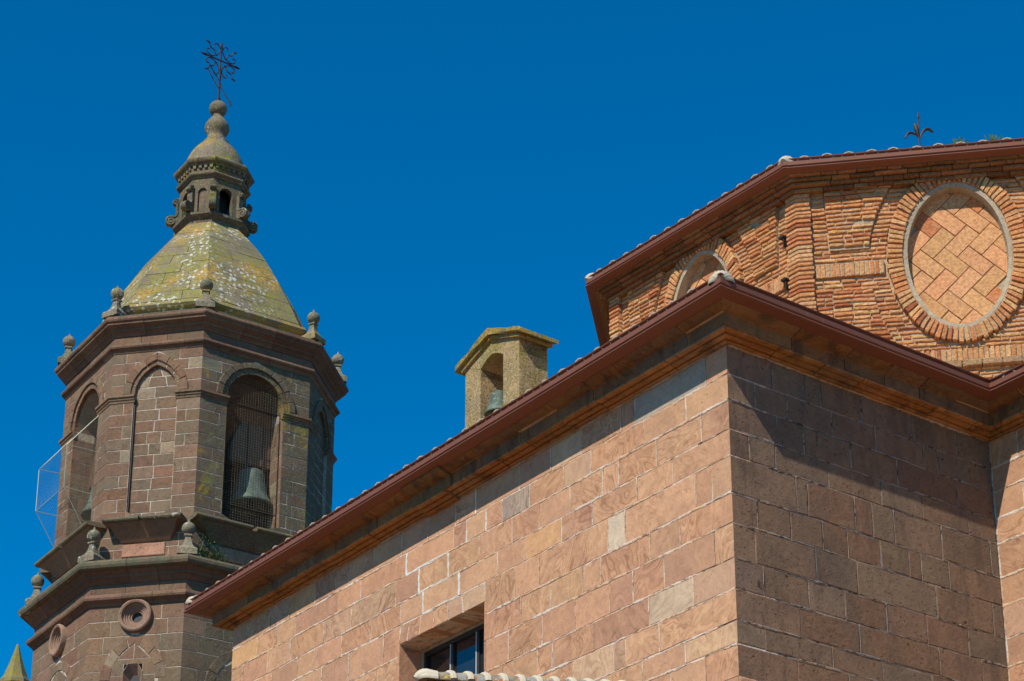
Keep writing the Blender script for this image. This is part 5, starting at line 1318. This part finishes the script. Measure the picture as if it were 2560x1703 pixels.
for (u, z), (wu, wz) in ((fc[0], (.56, 20.0)), (fc[1], (2.03, 20.0)), (fc[2], (2.05, 18.98)), (fc[3], (.56, 18.98)), (fc[0], (.58, 20.9)), (fc[1], (2.03, 20.88)), (fc[2], (1.85, 18.08)), (fc[3], (.35, 18.08))): tube(m, [pt6(u, z), pt6(wu, wz, 0.0)], r_, 5)
obj('cage_frame', m, 'wire', cage)
m = MB(); n = 20
for k in range(1, n):
    t = k / n; u = .44 + 1.54 * t
    tube(m, [pt6(.58 + 1.45 * t, 20.88, 0.02), pt6(u, 20.02), pt6(u, 19.02), pt6(.4 + 1.45 * t, 18.09, 0.05)], .0012, 3)
for k in range(1, 12): z = 19.02 + k / 12; tube(m, [pt6(.44, z), pt6(1.98, z)], .0012, 3); tube(m, [pt6(1.985, z), pt6(2.04, z, 0.0)], .0012, 3); tube(m, [pt6(.44, z), pt6(.56, z, 0.0)], .0012, 3)
for k in range(1, 12):
    t = k / 12; tube(m, [pt6(.44 + .14 * t, 20.02 + .86 * t, D * (1 - t)), pt6(1.98 + .05 * t, 20.02 + .86 * t, D * (1 - t))], .0012, 3)
    tube(m, [pt6(.44 - .04 * t, 19.02 - .93 * t, D * (1 - t * .9)), pt6(1.98 - .1 * t, 19.02 - .93 * t, D * (1 - t * .9))], .0012, 3)
obj('cage_mesh', m, 'wire2', cage, kind='stuff')
m = MB()
for k in range(-10, 11): u = k * sp; zt_ = spr + rise * math.sqrt(max(0, 1 - (u / hw) ** 2)); nbar(m, f6, L6 / 2 + u, 18.08, L6 / 2 + u, zt_, -0.06)
z = 18.1
while z < spr + rise - .03: w_ = arch_half(0, hw, spr, rise, False, z); nbar(m, f6, L6 / 2 - w_, z, L6 / 2 + w_, z, -0.062); z += sp
obj('arch_net', m, 'wire2', cage, kind='stuff')

# ------------------------------------------------------------------ iron cross on the ball
cross = thing('iron_cross', 'rusty wrought iron cross with curled scrolls leaning over the ball of the tower', 'cross', (CT.x, CT.y, 30.30))
ax = bear(51.5)
cz = 31.50
def cp(w_, h_): return (CT.x + ax.x * w_, CT.y + ax.y * w_, cz + h_)
m = MB(); lathe(m, CT.x, CT.y, [(.05, 30.29), (.055, 30.36), (.045, 30.38), (.05, 30.42), (.03, 30.44)], 12); obj('socket', m, 'iron', cross)
m = MB(); tube(m, [(CT.x, CT.y, 30.35), (CT.x, CT.y, 30.9), (CT.x + .005, CT.y, 31.02), cp(0, -.2), cp(0, .3), cp(0, .40), cp(0, .46), cp(0, .56)], .022, 6, None, [1.1, 1, 1.5, .9, .9, 1.7, 1.2, .4]); obj('upright', m, 'iron', cross)
m = MB(); tube(m, [cp(-.56, 0), cp(-.50, 0), cp(-.44, 0), cp(-.36, 0), cp(.36, 0), cp(.44, 0), cp(.50, 0), cp(.56, 0)], .021, 6, None, [.3, 1.0, 1.7, .9, .9, 1.7, 1.0, .3]); obj('crossbar', m, 'iron', cross)
base_c = [(.36, .20), (.41, .215), (.45, .19), (.46, .14), (.43, .09), (.36, .05), (.28, .045), (.20, .07), (.13, .13), (.07, .20), (.045, .28), (.05, .36), (.09, .43), (.14, .46), (.19, .45), (.215, .41), (.20, .36)]
for sx in (-1, 1):
    for sz in (-1, 1):
        m = MB(); tube(m, [cp(sx * a * .88, sz * b * .95) for a, b in base_c], .015, 5); obj('scroll', m, 'iron', cross)
        m = MB(); pts = [cp(sx * (.10 + .33 * t + .018 * math.sin(t * 14)), sz * (.10 + .33 * t - .018 * math.sin(t * 14))) for t in [k / 12 for k in range(13)]]
        tube(m, pts, .016, 5, None, [1] * 9 + [1.3, 1.5, 1.0, .3]); obj('ray', m, 'iron', cross)
lt = bear(81)
def rp_(x, y, dd=0.0): a = (x - 528) / 8.708 / 103; yy = 95 + y / 8.708; return (CT.x + lt.x * a, CT.y + lt.y * a - .03 - dd, 32.0 - (yy - 109) / 86.7)
for pts in ([(280, 600), (420, 800), (530, 975), (562, 1020), (558, 1100)], [(275, 740), (440, 1010), (510, 1100), (548, 1165)], [(540, 1060), (640, 1210), (740, 1350), (815, 1465)], [(765, 1480), (785, 1370)]):
    m = MB(); tube(m, [rp_(*p) for p in pts], .014, 5); obj('rod', m, 'iron', cross)

# ------------------------------------------------------------------ small bell turret on the nave roof
tp0 = Vector((-0.745, 31.0)); TF = Fr(tp0, -dL, -dR); TW, TD = 1.45, 0.55
tur = thing('bell_turret', 'small gabled stone bell turret crusted with yellow lichen, standing on the nave roof', 'turret', (tp0.x, tp0.y, 13.0))
m = MB(); zE, zP = 16.13, 16.40; oa, ob, oz = 0.42, 1.03, 15.93
# TF runs from the left edge (u=0) to the right edge (u=TW)
poly = lambda pts: pts
for pts in ([(0, 13.0), (oa, 13.0), (oa, oz + .02), (0, zE)], [(ob, 13.0), (TW, 13.0), (TW, zE), (ob, oz + .02)], [(oa, 13.0), (ob, 13.0), (ob, 14.6), (oa, 14.6)]): prism(m, pts, TF, -TD, 0.0)
arc = [(oa + (ob - oa) * k / 8, oz + 0.02 + .13 * math.sin(math.pi * k / 8)) for k in range(9)]
for k in range(8):
    a, b = arc[k], arc[k + 1]; top_ = lambda u: zE + (zP - zE) * (1 - abs(u - TW / 2) / (TW / 2))
    prism(m, [a, b, (b[0], top_(b[0])), (a[0], top_(a[0]))], TF, -TD, 0.0)
m.add([TF.p(0, zE, 0), TF.p(oa, zE + .16 * .9, 0), TF.p(oa, oz, 0)], [[0, 1, 2]])
for u0, u1 in ((0, oa), (ob, TW)): prism(m, [(u0, oz - .1), (u1, oz - .1), (u1, top_(u1)), (u0, top_(u0))], TF, -TD + .001, -0.001)
m.t = [(.44, .31, .15, .37)] * len(m.v)
tw_ = obj('turret_wall', m, 'turret', tur)
bm = MB(); box(bm, TF, oa - .1, ob + .1, 14.5, 16.2, -TD - .001 - .12, -TD + .0); bm.t = [(.30, .20, .14, .3)] * len(bm.v)
for sgn in (-1, 1):
    uc = TW / 2; m = MB(); e = .16; zz = lambda u: zP + .005 - (zP - zE) * abs(u - uc) / (TW / 2)
    a, b = uc, uc + sgn * (TW / 2 + e)
    pr = [(a, zz(a)), (b, zz(b)), (b, zz(b) + .085), (a, zz(a) + .115)]
    if sgn < 0: pr = [pr[1], pr[0], pr[3], pr[2]]
    prism(m, pr, TF, -TD - .10, .11, .02, .012, .12, (.27, .21, .10, .4 + .2 * sgn)); obj('roof_slab', m, 'turretcap', tur)
    m = MB(); b2 = uc + sgn * (TW / 2 + .06); pr = [(a, zz(a) - .07), (b2, zz(b2) - .07), (b2, zz(b2) - .002), (a, zz(a) - .002)]
    if sgn < 0: pr = [pr[1], pr[0], pr[3], pr[2]]
    prism(m, pr, TF, -TD - .06, .05, .01, .004, .25, (.30, .22, .12, .7)); obj('cornice_slab', m, 'turretcap', tur)
q = TF.p(0.70, 0, -.15); bell((q[0], q[1]), 15.07, 0.46, 'little green bell hanging in the turret arch above the long gutter', False)

# ------------------------------------------------------------------ pinnacle spire low on the left
sx_, sy_ = -9.26, 38.0
spire = thing('stone_spire', 'pointed yellow lichened stone spire tip in the lower left corner', 'spire', (sx_, sy_, GROUND))
m = MB(); lathe(m, sx_, sy_, [(.2, GROUND), (.2, 13.0), (.29, 13.12), (.315, 13.18), (.30, 13.25), (.27, 13.29)], 8, jitc((.26, .2, .13))); obj('shaft', m, 'spire', spire)
m = MB(); lathe(m, sx_, sy_, [(.27, 13.27), (.235, 13.34), (.20, 13.44), (.145, 13.58), (.10, 13.72), (.06, 13.85), (.033, 13.95), (.02, 13.985), (.002, 14.0)], 8, jitc((.28, .21, .12))); obj('spire_cap', m, 'spire', spire)

# ------------------------------------------------------------------ porch roof in front of the wall: ridge tiles at the bottom edge
por = thing('porch_roof', 'low porch roof with a scalloped pale ridge of barrel tiles below the barred window', 'roof', (0.3, 22.9, 7.0))
A3, B3 = Vector((-0.93, 22.60, 7.90)), Vector((1.95, 23.10, 7.90))
dv = (B3 - A3); n_t = 15; dd = dv.normalized(); sdw = Vector((dd.y, -dd.x, 0)).normalized(); upv = dd.cross(sdw).normalized(); upv = upv if upv.z > 0 else -upv
for k in range(n_t):
    c = A3 + dv * (k / n_t); m = MB(); N = 8; vs = []; ln = dv.length / n_t * 1.22
    for (y, s) in ((0, .80), (ln * .5, .93), (ln, 1.0), (ln, .80), (0, .62)):
        for j in range(N + 1): a = math.pi * (j / N * 1.1 - .05); r_ = .105 * s; p = c + dd * y + sdw * r_ * math.cos(a) + upv * (r_ * math.sin(a) - (.0 if y else .012)); vs.append(tuple(p))
    fs = [[q * (N + 1) + j, q * (N + 1) + j + 1, (q + 1) * (N + 1) + j + 1, (q + 1) * (N + 1) + j] for q in range(4) for j in range(N)]
    m.add(vs, fs); obj('ridge_tile', m, 'lichtile', por, smooth=True)
    m = MB(); vs = []
    for (y, s) in ((ln * .80, 1.02), (ln * .9, 1.20), (ln * 1.06, 1.17), (ln * 1.12, 1.0)):
        for j in range(N + 1): a = math.pi * j / N; r_ = .105 * s; sk = .05 * math.cos(a); p = c + dd * (y + sk) + sdw * r_ * math.cos(a) + upv * r_ * math.sin(a); vs.append(tuple(p))
    m.add(vs, [[q * (N + 1) + j, q * (N + 1) + j + 1, (q + 1) * (N + 1) + j + 1, (q + 1) * (N + 1) + j] for q in range(3) for j in range(N)] + [[j for j in range(N + 1)][::-1], [3 * (N + 1) + j for j in range(N + 1)]], (.54, .47, .34, .5)); obj('mortar_lip', m, 'tile', por, smooth=True)
shell_cap(por, A3 - dd * 0.02, -dd, 0.14, 7.88, (.58, .50, .36, .5), ln=0.12, slope=0)
m = MB(); nrm2 = Vector((dd.y, -dd.x, 0))
for sg in (-1, 1):
    q = nrm2 * sg * 3.0; m.add([tuple(A3 + Vector((0, 0, -.03))), tuple(B3 + Vector((0, 0, -.03))), tuple(B3 + q * (.1 if sg * nrm2.y > 0 else 1) + Vector((0, 0, -1.2 if sg * nrm2.y <= 0 else -.1))), tuple(A3 + q * (.5 if sg * nrm2.y > 0 else 1) + Vector((0, 0, -1.2 if sg * nrm2.y <= 0 else -.5)))], [[0, 1, 2, 3]], (.45, .3, .2, .4))
obj('roof_plane', m, 'tile', por)
# hip tile and mortar fillet against the corner of the church block
hip = thing('corner_hip_roof', 'lichened hip tile and mortar fillet of a lower roof against the foot of the sunlit corner', 'roof', (2.4, 22.3, 7.0))
m = MB()
cpt = Vector((C0.x, C0.y, 0))
for dvec, nvec, ln in ((dL, -dR, 1.4), (dR, -dL, 1.2)):
    a = cpt + nvec * .16 - (dR + dL) * 0.0; pts = []
    for t, z in ((0, 7.80), (0.15, 7.765), (.4, 7.68), (ln, 7.40)):
        p = cpt + dvec * t; pts.append([(p.x + nvec.x * d, p.y + nvec.y * d, z + dz + R.uniform(-.008, .008)) for d, dz in ((0.008, .02), (.03, .012), (.09, -.03), (.16, -.09))])
    vs = [v for row in pts for v in row]; m.add(vs, [[r * 4 + k, r * 4 + k + 1, (r + 1) * 4 + k + 1, (r + 1) * 4 + k] for r in range(3) for k in range(3)])
obj('mortar_fillet', m, 'lichtile', hip)
o_ = -(dR + dL).normalized(); m = MB(); s_ = Vector((o_.y, -o_.x, 0)); vs = []; N = 8
for t, z in ((0.02, 7.77), (.5, 7.60), (1.0, 7.42)):
    for j in range(N + 1): a = math.pi * j / N; p = cpt + o_ * t + s_ * .12 * math.cos(a); vs.append((p.x, p.y, z - .1 + .12 * math.sin(a)))
m.add(vs, [[r * (N + 1) + j, r * (N + 1) + j + 1, (r + 1) * (N + 1) + j + 1, (r + 1) * (N + 1) + j] for r in range(2) for j in range(N)]); obj('hip_tile', m, 'lichtile', hip, smooth=True)
m = MB(); p0 = cpt + o_ * .02; e1 = cpt + dL * 3 - dR * .2; e2 = cpt + dR * 3 - dL * .2; f_ = cpt + o_ * 3.2
m.add([(p0.x, p0.y, 7.70), (e1.x, e1.y, 7.0), (f_.x, f_.y, 6.6), (e2.x, e2.y, 6.9)], [[0, 1, 2], [0, 2, 3]], (.45, .3, .2, .4)); obj('roof_plane', m, 'tile', hip)

# ------------------------------------------------------------------ weeds
def weed(base, n, rx, drop, label, cat='plant', name='wild_plant', ls=.035, dirv=Vector((0, 0, 0))):
    t = thing(name, label, cat, base); m = MB(); sm_ = MB()
    for k in range(n):
        s = R.random(); p = Vector(base) + dirv * s + Vector((R.gauss(0, rx), R.gauss(0, rx), R.uniform(-.3, 1) * drop * (1 - .5 * s)))
        a = Vector((R.uniform(-1, 1), R.uniform(-1, 1), R.uniform(-.6, 1))).normalized(); b = a.cross(Vector((R.uniform(-1, 1), R.uniform(-1, 1), 1))).normalized(); L_ = ls * R.uniform(.6, 1.5)
        m.add([tuple(p), tuple(p + a * L_ * .5 + b * L_ * .35), tuple(p + a * L_), tuple(p + a * L_ * .5 - b * L_ * .35)], [[0, 1, 2, 3]])
        if k % 14 == 0: tube(sm_, [Vector(base), (Vector(base) + p) / 2 + Vector((0, 0, .04)), p], .005, 3)
    obj('foliage', m, 'leaf', t, kind='stuff'); obj('stem', sm_, 'leaf', t)
q = f0.p(0.06, 17.22, 0.28); q2 = f0.p(0.62, 17.06, 0.36)
weed(q, 420, .055, .42, 'green wall plant growing on the stone ledge beside the front ball pinnacle', dirv=Vector(q2) - Vector(q) + Vector((0, 0, -.05)))
A, B = lv[2], lv[3]; uu = (B - A).normalized()
for s_, nm in ((2.68, 'the one nearer the iron finial'), (3.2, 'the one farther right from the iron finial')):
    P = A + uu * s_; t = thing('grass_tuft', 'thin green grass tuft in the drum gutter, ' + nm, 'grass tuft', (P.x, P.y + .03, LIPZ - .03)); m = MB()
    for k in range(34):
        x, y = P.x + R.gauss(0, .06), P.y + .05 + R.gauss(0, .02); a = R.uniform(-.09, .09); b = R.uniform(-.03, .05); h = R.uniform(.06, .16)
        m.add([(x - .004, y, LIPZ - .03), (x + .004, y, LIPZ - .03), (x + a * .5 + .003, y + b, LIPZ + h * .7), (x + a, y + b, LIPZ + h)], [[0, 1, 2, 3]])
    obj('grass_blades', m, 'leaf', t, kind='stuff')
